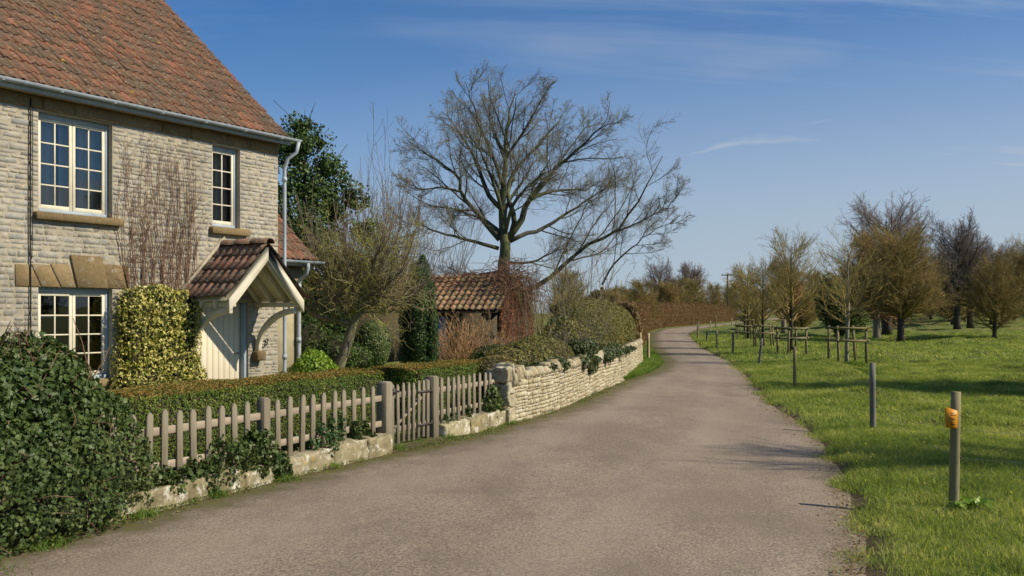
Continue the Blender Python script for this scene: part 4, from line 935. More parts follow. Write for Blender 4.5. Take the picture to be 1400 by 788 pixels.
sh2 = grow(sh[0], sh[1], 4, .1, .7, 30, 10, .40, .3, 4, .05, (0, 0, .12), .6, .0035); tubes(mbs, sh2[0], sh2[1], 3); mbs.build('water_shoots', M['brushtwig'], fruit, smooth=True)
def wands(name, base, n, spread, h, hsd, r, mat, label, lean=(0, 0), fork=4, cat='shrub', rootr=.25, wander=.035, up=.05, group=None, sub=None, fang=22, flen=.42):
    root = tree_obj(name, base, 0, label, cat, group); P = np.zeros((n, 9, 3)); R = np.zeros((n, 9))
    for i in range(n):
        a_ = random.uniform(0, 6.283); rr = rootr * math.sqrt(random.random()); p = np.array([rr * math.cos(a_), rr * math.sin(a_), 0.]); d = np.array([math.cos(a_) * spread * random.random() + lean[0], math.sin(a_) * spread * random.random() + lean[1], 1.]); d /= np.linalg.norm(d)
        l = h * random.uniform(1 - hsd, 1); P[i, 0] = p
        for k in range(1, 9): d = d + RS.randn(3) * wander + np.array([0, 0, up]); d /= np.linalg.norm(d); p = p + d * l / 8; P[i, k] = p
        R[i] = np.linspace(r, r * .3, 9) * random.uniform(.6, 1.2)
    s = MB(); tubes(s, P, R, 5, RS.rand(n)); c = MB(); A = (P, R)
    for (nn, ang, ln, rmin) in (sub or [(fork, fang, flen, .004), (4, 28, .4, .003)]):
        A = grow(*A, nn, .2, .95, ang, 8, ln, .3, 5, .07, (0, 0, up), .6, rmin); tubes(c, A[0], A[1], 3, RS.rand(len(A[0])))
    s.build('stem', mat, root, smooth=True); c.build('twigs', mat, root, smooth=True); return root
# water shoots of the taller shrub behind the fruit tree
wands('bare_shrub', (-6.2, 39.5, 0), 26, .42, 8.8, .40, .026, M['brushtwig'], 'tall whip-thin leafless shrub rising against the sky behind the fruit tree', fork=7, rootr=1.2, sub=[(7, 20, .38, .010), (5, 22, .42, .007)])
wands('bare_shrub', (-3.9, 40.0, 0), 18, .50, 7.2, .45, .022, M['brushtwig'], 'arching leafless shrub rising over the outbuilding roof behind the dark columnar yew', lean=(.05, 0), fork=7, rootr=.9, sub=[(7, 24, .45, .006), (5, 25, .45, .0045)])
wands('bare_shrub', (1.25, 24.5, 0), 17, .50, 3.7, .5, .017, M['lichtwig'], 'tall multi-stemmed leafless shrub with pale stems behind the clipped hedge mound', fork=5, rootr=.7, sub=[(6, 25, .42, .006), (5, 28, .45, .0045)])
wands('bare_shrub', (.35, 19.0, 0), 12, .75, 2.0, .5, .018, M['lichtwig'], 'straggly pale-stemmed shrub beside the end of the dry stone wall', fork=5, rootr=.4, up=.0, wander=.08, sub=[(5, 30, .5, .004), (4, 30, .5, .003)])
wands('bare_shrub', (2.3, 33.0, 0), 11, .6, 4.6, .5, .020, M['lichtwig'], 'yellow-green leafless thicket behind the hedge, under the long bough of the oak', fork=7, rootr=1.4, sub=[(7, 24, .45, .008), (6, 28, .45, .006)])
wands('bare_shrub', (3.2, 45.0, 0), 22, .62, 3.5, .5, .025, M['olivetwig'], 'low olive thicket where the clipped hedge meets the long brown hedge', fork=7, rootr=2.2, sub=[(7, 26, .5, .009), (6, 28, .5, .007)])
wands('brown_shrub', (-1.32, 27.0, .0), 70, 1.15, 1.75, .35, .014, M['tantwig'], 'rounded tan leafless shrub against the shaded outbuilding wall', fork=7, rootr=.30, up=.0, wander=.05, sub=[(7, 22, .42, .006), (4, 25, .4, .005)])

# field trees 
def lime_tree(loc, rz, H, trunk_h, r, label, twig, group, bark=None, n1=40, spread=58, lean=0.0, dens=(9, 6), rmin=.008, cat='tree', name='young_tree', up=.06, l1=.62, K1=8, third=0):
    tp = [(0, 0, -.1), (lean * .3, 0, trunk_h * .5), (lean, 0, trunk_h), (lean * 1.1, 0, H * .62), (lean * 1.0, 0, H * .93)]
    lv = [gl(int(n1 * 1.35), trunk_h / H * .90, .97, spread, 9, H * l1 * .82, K1, .05, up * 1.25, .50, rmin * 1.35, 5, .10, .58, False, .3),
          gl(dens[0], .06, .90, 34, 10, .52, 6, .07, up * 1.0, .5, rmin * .8, 3, .25, .30), gl(dens[1], .08, 1, 34, 12, .42, 4, .1, up * .6, .7, rmin * .6, 3, .25, .2)]
    if third: lv.append(gl(third, .15, 1, 36, 12, .5, 3, .1, .03, .8, rmin * .5, 3, .25, .1))
    return bx_tree(name, tp, [r, r * .85, r * .8, r * .4, r * .1], lv, bark or M['palebark'], twig, label, cat, group, loc, rz, keep=0)
gt = 'young trees in timber guards beside the lane'
def gd(x, y): return (x, y, ground_at(x, y))
t1 = lime_tree(gd(11.47, 32.6), .4, 4.3, 1.50, .072, 'young leafless tree with pale trunk in the nearest four-post timber guard', M['goldtwig'], gt, n1=26, spread=54, lean=.06, dens=(7, 5), rmin=.007, l1=.62)
t2 = lime_tree(gd(11.68, 39.8), 1.9, 4.9, 1.5, .095, 'golden vase-shaped young tree in the second timber guard from the right', M['goldtwig'], gt, bark=M['darkbark'], n1=42, spread=52, dens=(8, 6), rmin=.0078, l1=.60)
t3 = lime_tree(gd(12.4, 47.0), 3.1, 4.2, 1.5, .08, 'golden young tree in the third timber guard, part hidden by the second', M['goldtwig'], gt, bark=M['darkbark'], n1=36, spread=58, dens=(8, 5), rmin=.0095, l1=.66)
t4 = dup(t3, gd(14.5, 58.5), 1.0, 1.05); t4['label'] = 'golden young tree in the timber guard nearest the bend of the lane'
t5 = dup(t2, gd(19.6, 80.0), 2.2, 1.12); t5['label'] = 'farthest golden young tree in a timber guard, beyond the bend post row'
ft = 'mature leafless trees standing in the meadow'
A = lime_tree(gd(22.9, 56.0), .5, 6.5, 1.6, .21, 'dense olive and rust round-headed tree, the fullest crown in the meadow', M['olivetwig'], ft, bark=M['darkbark'], n1=70, spread=66, dens=(11, 8), rmin=.0100, l1=.60, name='field_tree', third=4, up=.045)
A2 = lime_tree(gd(23.6, 61.5), 2.5, 6.8, 1.6, .26, 'rust tinted tree whose stout grey trunk stands just left behind the fullest olive tree', M['rusttwig'], ft, bark=M['palebark'], n1=60, spread=60, dens=(10, 7), rmin=.0125, l1=.55, name='field_tree', third=3, up=.045)
def parkland(loc, rz, H, th, r, label, twig, n1=22, rmin=.016, spread=46, group=ft, bark=None):
    tp = [(0, 0, -.2), (.05, 0, th * .6), (0, 0, th), (.1, 0, H * .55), (0, .1, H * .9)]
    lv = [gl(int(n1 * 1.2), th / H * .95, .97, spread, 8, H * .54, 10, .07, .08, .45, rmin * 1.6, 5, .10, .52, False, .3), gl(10, .15, .94, 36, 10, .42, 7, .10, .05, .5, rmin * .85, 3, .2, .30), gl(8, .1, 1, 36, 12, .44, 5, .12, .04, .7, rmin * .6, 3, .22, .25), gl(3, .2, 1, 34, 12, .5, 3, .13, .03, .8, rmin * .45, 3, .22, .1)]
    return bx_tree('parkland_tree', tp, [r, r * .85, r * .8, r * .45, r * .1], lv, bark or M['darkbark'], twig, label, 'tree', group, loc, rz, keep=1)
B = parkland(gd(27.6, 70.0), .3, 9.3, 2.4, .36, 'tall purple-grey leafless tree rising behind the fullest olive tree', M['greytwig'], n1=46, spread=64)
C = parkland(gd(37.7, 80.5), 1.3, 8.8, 2.4, .30, 'tall dark leafless tree with twin trunks right of the fullest olive tree', M['greytwig'], n1=34, spread=54)
C2 = dup(B, gd(39.3, 81.5), 2.3, .80); C2['label'] = 'dark trunk and thin crown standing close right of the twin-trunked tree'
D = lime_tree(gd(29.8, 58.7), 2.9, 4.9, .65, .14, 'small low-forking olive tree between the twin-trunked tree and the photo edge', M['olivetwig'], ft, bark=M['darkbark'], n1=54, spread=62, dens=(9, 6), rmin=.011, l1=.62, name='field_tree', third=3)
E_ = dup(A, gd(33.2, 60.5), 4.1, .93); E_['label'] = 'olive leafless tree cut by the right edge of the view'
F_ = dup(A2, gd(24.0, 84.0), 1.2, .9); F_['label'] = 'rust tinted tree half hidden behind the nearest guarded tree'
B2 = dup(B, gd(45.5, 90.0), 4.0, .78); B2['label'] = 'grey leafless crown behind the olive tree at the right edge'
# off-frame trees that throw the shade across the meadow and the lane
S1 = dup(t2, (11.6, 9.9, 0), .8, 1.35); S1['label'] = 'dense tree right of the view whose shade falls by the near fence posts'
S2 = dup(A2, (17.2, 20.6, 0), 2.8, 1.2); S2['label'] = 'dense tree right of the view throwing the long band of meadow shade'
S3 = dup(A, (22.8, 20.2, 0), 3.9, 1.25); S3['label'] = 'outermost tree right of the view, deepening the band of meadow shade'
S4 = dup(B, (22.5, 27.5, 0), 5.0, .60); S4['label'] = 'grey tree just right of the view'
# distant trees and thickets
far = 'distant trees on the skyline'
def far_tree(src, x, y, s, rz, label, grp=far): o = dup(src, gd(x, y), rz, s); o['label'] = label; o['group'] = grp; return o
rnd_ = lime_tree(gd(36.5, 195), .2, 11.0, 2.0, .3, 'round purplish leafless tree on the skyline above the bend of the lane', M['greytwig'], far, bark=M['darkbark'], n1=70, spread=56, dens=(9, 7), rmin=.035, l1=.58, name='far_tree')
far_tree(C, 23.5, 150, 1.02, 1.0, 'small grey leafless tree on the skyline left of the round purplish one')
gold = lime_tree(gd(35.6, 185), .9, 8.0, .8, .2, 'golden willow-like tree above the brown hedge, left below the round purplish tree', M['goldtwig'], far, bark=M['darkbark'], n1=80, spread=64, dens=(9, 6), rmin=.026, l1=.62, name='far_tree')
for x, y, s, rz, lab in ((28.5, 165, .95, 1.2, 'golden tree above the brown hedge, second from the left of the golden row'), (23.5, 150, .75, 3.2, 'golden tree above the brown hedge, left end of the golden row'), (45.5, 215, 1.0, 5.2, 'golden tree just left of the power pole'), (57.5, 250, 1.1, 2.2, 'golden tree just right of the power pole'), (42.5, 126, .60, 4.4, 'golden tree on the meadow side, low behind the bend of the lane')): far_tree(gold, x, y, s, rz, lab)
olive = lime_tree(gd(21.5, 132), 2.0, 5.6, .5, .2, 'olive thicket tree behind the brown hedge, at its left part', M['olivetwig'], far, bark=M['darkbark'], n1=80, spread=66, dens=(9, 6), rmin=.026, l1=.64, name='far_tree')
k_ = 0
for i, (x, y, s, rz) in enumerate([(13.0, 95, .62, 1), (9.5, 86, .62, 2), (13.5, 118, .8, 3), (44, 95, .85, 4), (33, 84, .75, 5), (52, 118, 1.0, .4), (59, 128, 1.05, 1.4), (50, 105, .80, 2.4), (66, 135, 1.1, 3.4), (75, 145, 1.15, 4.4), (85, 150, 1.3, 5.4), (70, 110, .95, .9), (57, 108, .9, 1.9), (80, 125, 1.05, 2.9), (64, 96, .9, 3.9), (90, 135, 1.2, 4.9), (35, 116, .9, .8), (46, 100, .8, 1.8), (54, 112, 1.0, 2.8), (61, 105, .9, 3.8), (68, 98, .85, 4.8), (76, 110, 1.0, 5.8), (84, 118, 1.1, .2), (47, 84, .7, 5.9), (74, 100, .9, .2), (28, 92, .7, 1.1), (24.5, 96, .72, 2.1), (37, 104, .8, 3.1), (42, 110, .85, 4.1), (56, 96, .8, 5.1), (62, 118, 1.0, .6), (68, 124, 1.1, 1.6), (47, 122, .95, 2.6), (40, 128, .9, 3.6), (53, 135, 1.1, 4.6), (12, 110, .8, 5.6), (6, 100, .75, .3), (0, 95, .8, 1.3), (-6, 92, .85, 2.3)]):
    far_tree(olive if i % 3 else gold, x, y, s, rz, 'far thicket tree among the hazy olive and golden belt beyond the meadow', 'thicket trees closing the view beyond the meadow')
# ---------------------------------------------------------------- leafy things
def blob_pts(blobs, n, rs=RS):
    """points on the outer surface of a union of ellipsoids (cx,cy,cz,rx,ry,rz); returns P, normals"""
    A = np.array(blobs, float); area = (A[:, 3] * A[:, 4] + A[:, 3] * A[:, 5] + A[:, 4] * A[:, 5]); p = area / area.sum()
    i = rs.choice(len(A), size=int(n), p=p); d = nrmz(rs.randn(int(n), 3)); P = A[i, :3] + d * A[i, 3:]; Nn = nrmz(d / A[i, 3:])
    keep = np.ones(len(P), bool)
    for j in range(len(A)):
        q = (((P - A[j, :3]) / (A[j, 3:] * .96)) ** 2).sum(1); keep &= ~((q < 1) & (i != j))
    keep &= P[:, 2] > 0.0
    return P[keep], Nn[keep]
def ico(mb, c, r, mi=0, n=14, rnd=.5, amp=.0):
    th = np.linspace(0, np.pi, n // 2 + 1); ph = np.linspace(0, 2 * np.pi, n, endpoint=False); T, Pp = np.meshgrid(th, ph, indexing='ij')
    D = np.stack([np.sin(T) * np.cos(Pp), np.sin(T) * np.sin(Pp), np.cos(T)], -1).reshape(-1, 3)
    V = np.array(c) + D * np.array(r) * (1 + amp * vn(D[:, 0] * 3, D[:, 1] * 3, D[:, 2] * 3 + c[0]))[:, None]; h = n // 2
    F = [(i * n + j, i * n + (j + 1) % n, (i + 1) * n + (j + 1) % n, (i + 1) * n + j) for i in range(h) for j in range(n)]
    mb.add(V, F, rnd, mi)
def shrub(name, blobs, n, size, leafmat, label, cat='shrub', kind='leaf', shell=.10, core=.80, jit=.7, group=None, coremat=None, aspect=1.0, disp=.12, extra=None, sub=None, zs=None):
    mb = MB(); P, Nn = blob_pts(blobs, n); d = (RS.rand(len(P)) ** 1.6) * shell; lump = disp * vn(P[:, 0], P[:, 1], P[:, 2], 2.6, 3)
    P = P - Nn * d[:, None] + Nn * lump[:, None]
    sz = size * (.65 + .7 * RS.rand(len(P))) * (np.interp(P[:, 2], zs[0], zs[1]) if zs else 1.0) * (1 + .25 * vn(P[:, 0], P[:, 1], P[:, 2] + 4, 3.0, 2))
    leaves(mb, P, Nn, sz, kind, jit, np.clip(RS.rand(len(P)) * .8 + .1 + .22 * vn(P[:, 0], P[:, 1] + 3, P[:, 2], 2.3, 2), 0, 1) if kind == 'ivy' else None, 0, aspect)
    if core:
        for b in blobs: ico(mb, b[:3], [v * core for v in b[3:]], 1, 16, amp=.06)
    if extra: extra(mb)
    o = mb.build(name, [leafmat, coremat or M['core'], M['vinetwig']]); tag(o, label, cat, group); return o
def fpt(t, y, z): return tuple(FF([(t, y, z)])[0])
# big ivy mass over the fence end, lower left
bl = []
for t in np.arange(-2.6, 1.15, .22):
    hh = 1.44 + .05 * math.sin(t * 3) if t < .92 else 1.36 - (t - .92) * 1.3
    bl.append((*fpt(t, .45, hh * .52), .62, .55, hh * .52)); bl.append((*fpt(t, .15 - .10 * (t < 1.0), hh * .33), .42, .42, hh * .36)); bl.append((*fpt(t + .1, .55, hh * .80), .40, .45, .30))
bl += [(*fpt(1.12, .12, .28), .26, .28, .32), (*fpt(1.42, .10, .12), .20, .18, .16)] + [(*fpt(t, -.12, .16), .30, .24, .26) for t in np.arange(-2.2, .9, .3)]
def stems(mb):
    P = []
    for i in range(150):
        t = random.uniform(-2.2, 1.1); z = random.uniform(.2, 1.5); a = np.array(fpt(t, -.25 + .55 * (z / 1.5), z)); d = nrmz(RS.randn(3) + np.array([0, -.4, .1]))
        P.append([a, a + d * .15, a + d * .3 + RS.randn(3) * .03, a + d * .42 + RS.randn(3) * .06])
    tubes(mb, np.array(P), np.tile(np.array([[.007, .006, .005, .003]]), (len(P), 1)), 4, None, 2)
shrub('ivy_bush', bl, 250000, .043, M['ivy'], 'large dark ivy thicket smothering the fence end at the lower left', kind='ivy', coremat=M['ivycore'], shell=.12, core=.60, jit=.75, disp=.11, extra=stems, zs=([0, .6, 1.1, 1.5], [.72, .8, 1.1, 1.3]))
tu = [(*fpt(t, .50 + .2 * random.random(), 1.44 + .05 * random.random()), .28, .22, .17) for t in np.arange(-2.4, .9, .3)]
tu += [(*fpt(.95, .5, 1.2), .25, .2, .2)]
def tst(mb):
    P = []
    for i in range(150):
        a = np.array(fpt(random.uniform(-2.2, .7), random.uniform(.1, .7), 1.33 + random.uniform(0, .2))); d = nrmz(np.array([RS.randn() * .8, RS.randn() * .5, .7 + .4 * RS.rand()])); l = random.uniform(.12, .34)
        P.append([a, a + d * l * .5, a + d * l])
    tubes(mb, np.array(P), np.tile(np.array([[.006, .005, .003]]), (len(P), 1)), 3, None, 2)
shrub('cut_shrub', tu, 9000, .075, M['ivy'], 'cropped shrub top with tan stems poking out above the dark ivy thicket', shell=.12, core=.6, jit=.9, aspect=.8, extra=tst)
# clipped yew hedges behind the fence: box-like with soft edges
def hedge(name, line, w, h, n, size, leafmat, label, topmat=None, rounded=.10, cat='hedge', lump=.02, group=None, coremat=None, base=0.0, seedz=0, hfun=None, jit=.7, sub=0.0, kind=None):
    L_ = resample([(a, b, 0) for a, b in line], 60); cl = np.concatenate([[0], np.cumsum(np.linalg.norm(np.diff(L_, axis=0), axis=1))]); TL = cl[-1]
    per = 2 * h + w; s = RS.rand(n) * (TL + w) - w / 2; endm = (s < 0) | (s > TL); v = RS.rand(n) * per
    sc = np.clip(s, 0, TL); C = np.stack([np.interp(sc, cl, L_[:, 0]), np.interp(sc, cl, L_[:, 1])], -1); Tn = nrmz(np.stack([np.interp(np.clip(sc + .3, 0, TL), cl, L_[:, j]) - np.interp(np.clip(sc - .3, 0, TL), cl, L_[:, j]) for j in (0, 1)], -1)); Nn = np.stack([-Tn[:, 1], Tn[:, 0]], -1)
    H = np.full(n, h) if hfun is None else hfun(sc / TL)
    lat = np.where(v < h, -w / 2, np.where(v > h + w, w / 2, v - h - w / 2)); z = np.where(v < h, v / h, np.where(v > h + w, (per - v) / h, 1.0)) * H
    nr = np.where(v < h, -1., np.where(v > h + w, 1., 0.)); up = np.where((v >= h) & (v <= h + w), 1., .15)
    cor = np.clip(1 - (H - z) / rounded, 0, 1) * np.clip(1 - (w / 2 - np.abs(lat)) / rounded, 0, 1); lat = lat * (1 - .35 * cor * rounded / (w / 2)); z = z - cor * rounded * .35
    e = np.where(s < 0, s, np.where(s > TL, s - TL, 0)); lat = np.where(endm, lat * RS.rand(n), lat); z = np.where(endm & (up < .5), z, z)
    x = C + Nn * lat[:, None] + Tn * np.where(endm, np.sign(e) * (.05 + .10 * RS.rand(n)), 0)[:, None]
    N3 = np.concatenate([Nn * nr[:, None] + Tn * np.sign(e)[:, None] * .8, up[:, None]], 1); N3 = nrmz(N3)
    P = np.concatenate([x, z[:, None]], 1); P = P + N3 * (lump * vn(P[:, 0], P[:, 1], P[:, 2] + seedz, 3.2, 3) - RS.rand(n) ** 1.5 * .05 * (1 + sub))[:, None]; P[:, 2] += base
    mb = MB(); tm = (z > H * .97) & (RS.rand(n) < .9) if topmat else np.zeros(n, bool)
    ss = size * (.65 + .7 * RS.rand(n)); leaves(mb, P[~tm], N3[~tm], ss[~tm], 'leaf', jit, None, 0, .8)
    if topmat: leaves(mb, P[tm], N3[tm], ss[tm], 'leaf', jit, None, 2, .8)
    # core
    K = 140; cs = np.linspace(0, TL, K); cx_ = np.interp(cs, cl, L_[:, 0]); cy_ = np.interp(cs, cl, L_[:, 1]); tx = np.gradient(cx_); ty = np.gradient(cy_); l = np.hypot(tx, ty); tx /= l; ty /= l
    Hc = (np.full(K, h) if hfun is None else hfun(cs / TL)); g = .055 + .05 * sub; ww = w / 2 - g; V = []
    for k in range(K): 
        for (a, b) in ((-ww, -.1), (-ww, Hc[k] - g - .04), (-ww + .05, Hc[k] - g), (ww - .05, Hc[k] - g), (ww, Hc[k] - g - .04), (ww, -.1)): V.append((cx_[k] - ty[k] * a, cy_[k] + tx[k] * a, b + base))
    F = [(k * 6 + i, k * 6 + i + 1, (k + 1) * 6 + i + 1, (k + 1) * 6 + i) for k in range(K - 1) for i in range(5)]; mb.add(V, F, .5, 1)
    for k in (0, K - 1): mb.poly([V[k * 6 + i] for i in range(6)], [tuple(range(6))], .5, 1)
    o = mb.build(name, [leafmat, coremat or M['core'], topmat or leafmat]); tag(o, label, cat, group); return o
def fl2(t, y): p = fpt(t, y, 0); return (p[0], p[1])
hedge('clipped_hedge', [fl2(1.2, 1.25), fl2(4.0, 1.25), fl2(6.55, 1.25)], .95, .985, 80000, .030, M['yewclip'], 'low clipped evergreen hedge with russet top behind the long picket fence', M['yewtop'])
hedge('clipped_hedge', [fl2(7.8, 1.35), fl2(9.2, 1.35), fl2(10.45, 1.35)], .95, .955, 44000, .032, M['yewclip'], 'shorter clipped hedge with russet top behind the fence run right of the gate', M['yewtop'])
shrub('small_bush', [(*fpt(7.15, 1.75, .42), .42, .42, .46), (*fpt(7.3, 1.45, .30), .30, .30, .36)], 7000, .04, M['box'], 'small loose green bush filling the gap between the two clipped hedges', shell=.1)
# ivy and weeds at the fence foot 
def ivy_clump(t, y, r, h, n, lab, mat='ivy', size=.05, kind='ivy'):
    b = [(*fpt(t + random.uniform(-r, r) * .8, y + .03 + random.uniform(-.05, .05), h * random.uniform(.2, .65)), r * .36, r * .28, h * .36) for _ in range(7)]
    return shrub('trailing_ivy', b, n, size, M[mat], lab, 'ivy', kind, shell=.10, core=.0, jit=.9, group='ivy and seedlings growing through the fence foot', disp=.08)
ivy_clump(1.95, .05, .36, .42, 1700, 'ivy trailing over the kerb next to the big ivy thicket')
ivy_clump(2.55, .06, .42, .55, 2200, 'leafy ivy climbing the pickets left of the tall middle fence post')
ivy_clump(3.05, .0, .34, .60, 2200, 'ivy wrapped around the foot of the middle fence post')
ivy_clump(3.36, -.02, .22, .30, 900, 'ivy spilling into the kerb gap right of the middle fence post')
ivy_clump(4.15, .06, .34, .52, 1500, 'evergreen seedlings through the pickets right of the middle fence post', 'yewdark', .045, 'leaf')
ivy_clump(4.55, .12, .30, .60, 1200, 'dark sprigs rising behind the pickets midway to the gate', 'yewdark', .045, 'leaf')
ivy_clump(5.15, .07, .34, .50, 1700, 'ivy tuft on the kerb beside the latch post of the gate')
ivy_clump(7.30, .08, .22, .38, 700, 'dark sprigs by the hinge post of the gate', 'yewdark', .045, 'leaf')
ivy_clump(7.95, .08, .26, .40, 900, 'dark sprigs between the pickets right of the gate', 'yewdark', .045, 'leaf')
ivy_clump(8.70, .04, .26, .62, 1300, 'ivy bunch beside the last fence post at the stone wall')
# variegated shrub on the cottage wall
def hpt(t, y, z): return tuple(HF([(t, y, z)])[0])
bl = [(*hpt(t, -.16, z), .25, .25, .22) for t in np.arange(.95, 2.1, .18) for z in np.arange(.25, 1.95, .2)] + [(*hpt(t, -.14, 2.06 + .06 * math.sin(t * 6)), .2, .2, .2) for t in np.arange(.95, 2.1, .2)] + [(*hpt(t, -.22, .55), .3, .3, .45) for t in (.9, 1.3, 1.7, 2.1)]
shrub('variegated_shrub', bl, 62000, .055, M['varieg'], 'tall yellow variegated shrub trained on the wall beside the front door', shell=.14, core=.7, jit=.8, disp=.10)
# bare climbing vine on the wall: built in wall plane
vr = empty('bare_climber', hpt(1.6, 0, 0), HF.a); tag(vr, 'leafless reddish climber fanned over the wall between the upper windows', 'climbing plant')
P = []
for i in range(30):
    x = -.78 + 1.56 * (i + random.random()) / 30; z = 1.5; tx = x * 1.05 + random.uniform(-.12, .12); top = random.uniform(3.6, 4.75); pts = []
    for k in range(12):
        f = k / 11; pts.append((x * .85 + (tx - x * .85) * f + .07 * math.sin(f * 7 + i * 1.7) + random.uniform(-.02, .02), -.035 - .012 * random.random(), z + (top - z) * f))
    P.append(pts)
P = np.array(P); Rr = np.linspace(.0115, .0034, 12)[None] * (.6 + .8 * RS.rand(30, 1)); sm = MB(); tubes(sm, P, Rr, 5, RS.rand(30))
cmv = MB(); A1_ = grow(P, Rr, 13, .12, 1, 42, 16, .17, .5, 6, .22, (0, 0, .05), .6, .0032); A1_[0][:, :, 1] = np.clip(A1_[0][:, :, 1] * .25 - .03, -.075, -.028); tubes(cmv, A1_[0], A1_[1], 3)
A2_ = grow(A1_[0], A1_[1], 3, .2, 1, 45, 18, .42, .5, 4, .25, (0, 0, .02), .8, .0025); A2_[0][:, :, 1] = np.clip(A2_[0][:, :, 1], -.08, -.026); tubes(cmv, A2_[0], A2_[1], 3)
sm.build('stem', M['vinetwig'], vr); cmv.build('twigs', M['vinetwig'], vr)
# garden shrubs
def wp(s, y, z): return tuple(wmap(np.array([[s, y, z]]))[0])
shrub('bright_shrub', [(-3.95, 18.9, .52, .48, .45, .50), (-4.25, 18.9, .40, .35, .40, .40), (-3.6, 19.0, .38, .32, .35, .36)], 9000, .062, M['lime'], 'bright yellow-green mound shrub by the corner of the cottage', shell=.2, core=.7, jit=.9, disp=.08)
shrub('clipped_ball_bush', [(-4.38, 30.0, .78, .56, .56, .78)], 15000, .048, M['box'], 'round clipped pale green bush on the lawn behind the leaning fruit tree', shell=.06, core=.9, disp=.01)
yb = [(-2.38 + x, 24.0 + y, h / 2, r, r, h / 2) for x, y, r, h in ((0, 0, .42, 2.75), (-.22, .1, .26, 2.55), (.22, .05, .28, 3.05), (.05, -.2, .28, 2.9), (.12, .1, .2, 3.28), (-.10, 0, .18, 3.05), (-.3, -.1, .18, 2.2), (.36, -.1, .20, 2.4))]
shrub('columnar_yew', yb, 60000, .055, M['yewdark'], 'dark columnar yew standing in front of the outbuilding', 'tree', shell=.12, core=.55, jit=.7, disp=.06, aspect=.7)
shrub('laurel', [(-5.1, 27.5, .6, .6, .6, .65), (-6.0, 28, .8, .8, .6, .9), (-4.7, 28.6, .4, .5, .5, .5)], 9000, .08, M['holly'], 'dark glossy shrubs in the shade beyond the annex', shell=.2)
shrub('laurel', [(-.40, 20.5, .55, .60, .55, .62), (.0, 20.1, .45, .5, .5, .62), (-.75, 20.9, .35, .45, .4, .45)], 11000, .06, M['holly'], 'low dark evergreen shrub between the clipped hedge and the stone wall end', shell=.2, jit=.9)
shrub('laurel', [(*wp(8.6, 1.25, 1.42), .42, .35, .36), (*wp(9.4, 1.2, 1.6), .35, .3, .28)], 1500, .10, M['box'], 'glossy green laurel behind the hedge mounds under the pale stems', shell=.3, core=.6, jit=1.0)
# holly tree
hb = [(-6.6 + x, 30 + y, z, r, r * .9, r * .95) for x, y, z, r in ((0, 0, 2.2, 1.7), (-.2, 0, 4.2, 1.75), (.1, .2, 5.6, 1.35), (-.3, 0, 6.9, .95), (1.0, 0, 3.3, 1.15), (.75, 0, 5.0, 1.0), (.7, -.2, 6.3, .7), (-.1, 0, 7.6, .5), (1.55, 0, 5.35, .62), (1.85, 0, 4.3, .65), (-1.4, 0, 4.5, 1.2), (.55, .1, 7.25, .42), (1.6, 0, 2.4, .9), (-1.2, 0, 6.2, .8))]
ht = empty('holly_tree', (-6.6, 30, 0)); tag(ht, 'dark glossy holly tree rising behind the corner of the cottage', 'tree')
mb = MB(); P, Nn = blob_pts(hb, 70000); P_, N_ = blob_pts([(*b[:3], *[v * .62 for v in b[3:]]) for b in hb], 30000); P = np.concatenate([P, P_]); Nn = np.concatenate([Nn, N_]); dd_ = RS.rand(len(P)) ** 1.2 * .75; P = P - Nn * dd_[:, None] + Nn * (.34 * vn(P[:, 0], P[:, 1], P[:, 2], 1.9, 3))[:, None]
cl_ = vn(P[:, 0], P[:, 1], P[:, 2], 3.6, 2) > -.38; P = P[cl_]; Nn = Nn[cl_]; leaves(mb, P - np.array([-6.6, 30, 0]), Nn, .12 * (.7 + .6 * RS.rand(len(P))), 'leaf', 1.0)
mb.build('crown', [M['holly'], M['core']], ht)
mb = MB(); tubes(mb, [resample([(0, 0, -.1), (0, 0, 3), (.1, 0, 7.2)], 8)], [np.linspace(.2, .03, 8)], 8)
A = grow(resample([(0, 0, 1), (0, 0, 4), (.1, 0, 7.6)], 8)[None], np.linspace(.16, .03, 8)[None], 60, .1, 1, 50, 12, .28, .3, 6, .15, (0, 0, .05), .3, .012); tubes(mb, A[0], A[1], 4); mb.build('trunk', M['darkbark'], ht)
# hedge mounds behind and over the dry stone wall
def wp(s, y, z): return tuple(wmap(np.array([[s, y, z]]))[0])
ma = [(*wp(s, .75, .75), .50, .55, h) for s, h in ((1.3, .28), (1.9, .42), (2.6, .50), (3.3, .55), (4.0, .58), (4.7, .56), (5.4, .50))] + [(*wp(s, .62, .4), .5, .45, .55) for s in (1.4, 2.4, 3.4, 4.4, 5.2)]
shrub('clipped_mound', ma, 52000, .048, M['privet'], 'low rounded olive hedge mound just over the stone wall by the fence', 'hedge', shell=.07, core=.9, disp=.03)
mb_ = []
for s in np.arange(6.4, 21.9, .55):
    h = float(np.interp(s, [5.6, 6.6, 7.8, 9, 10.2, 12, 20, 21.9], [1.0, 1.22, 1.52, 1.76, 1.95, 2.1, 2.2, 2.1])); w = float(np.interp(s, [5.6, 6.6, 9, 12, 20, 22], [.45, .6, .8, 1.0, 1.2, 1.1]))
    mb_.append((*wp(s, .55 + w * .75, h * .5), w, w, h * .53)); mb_.append((*wp(s + .5, .5 + w * .5, .75), w * .6, w * .6, .5 + h * .12))
shrub('great_hedge', mb_, 230000, .052, M['privet'], 'tall billowing clipped hedge, olive and bronze, leaning over the stone wall', 'hedge', shell=.10, core=.9, disp=.07)
bz = [(*wp(s, 1.7, 1.93), .9, .9, .34) for s in np.arange(14.5, 21.5, .8)]
shrub('bronze_hedge', bz, 24000, .06, M['bronze'], 'bronze brown growth crowning the back of the tall billowing hedge', 'hedge', shell=.10, core=.85, disp=.05)
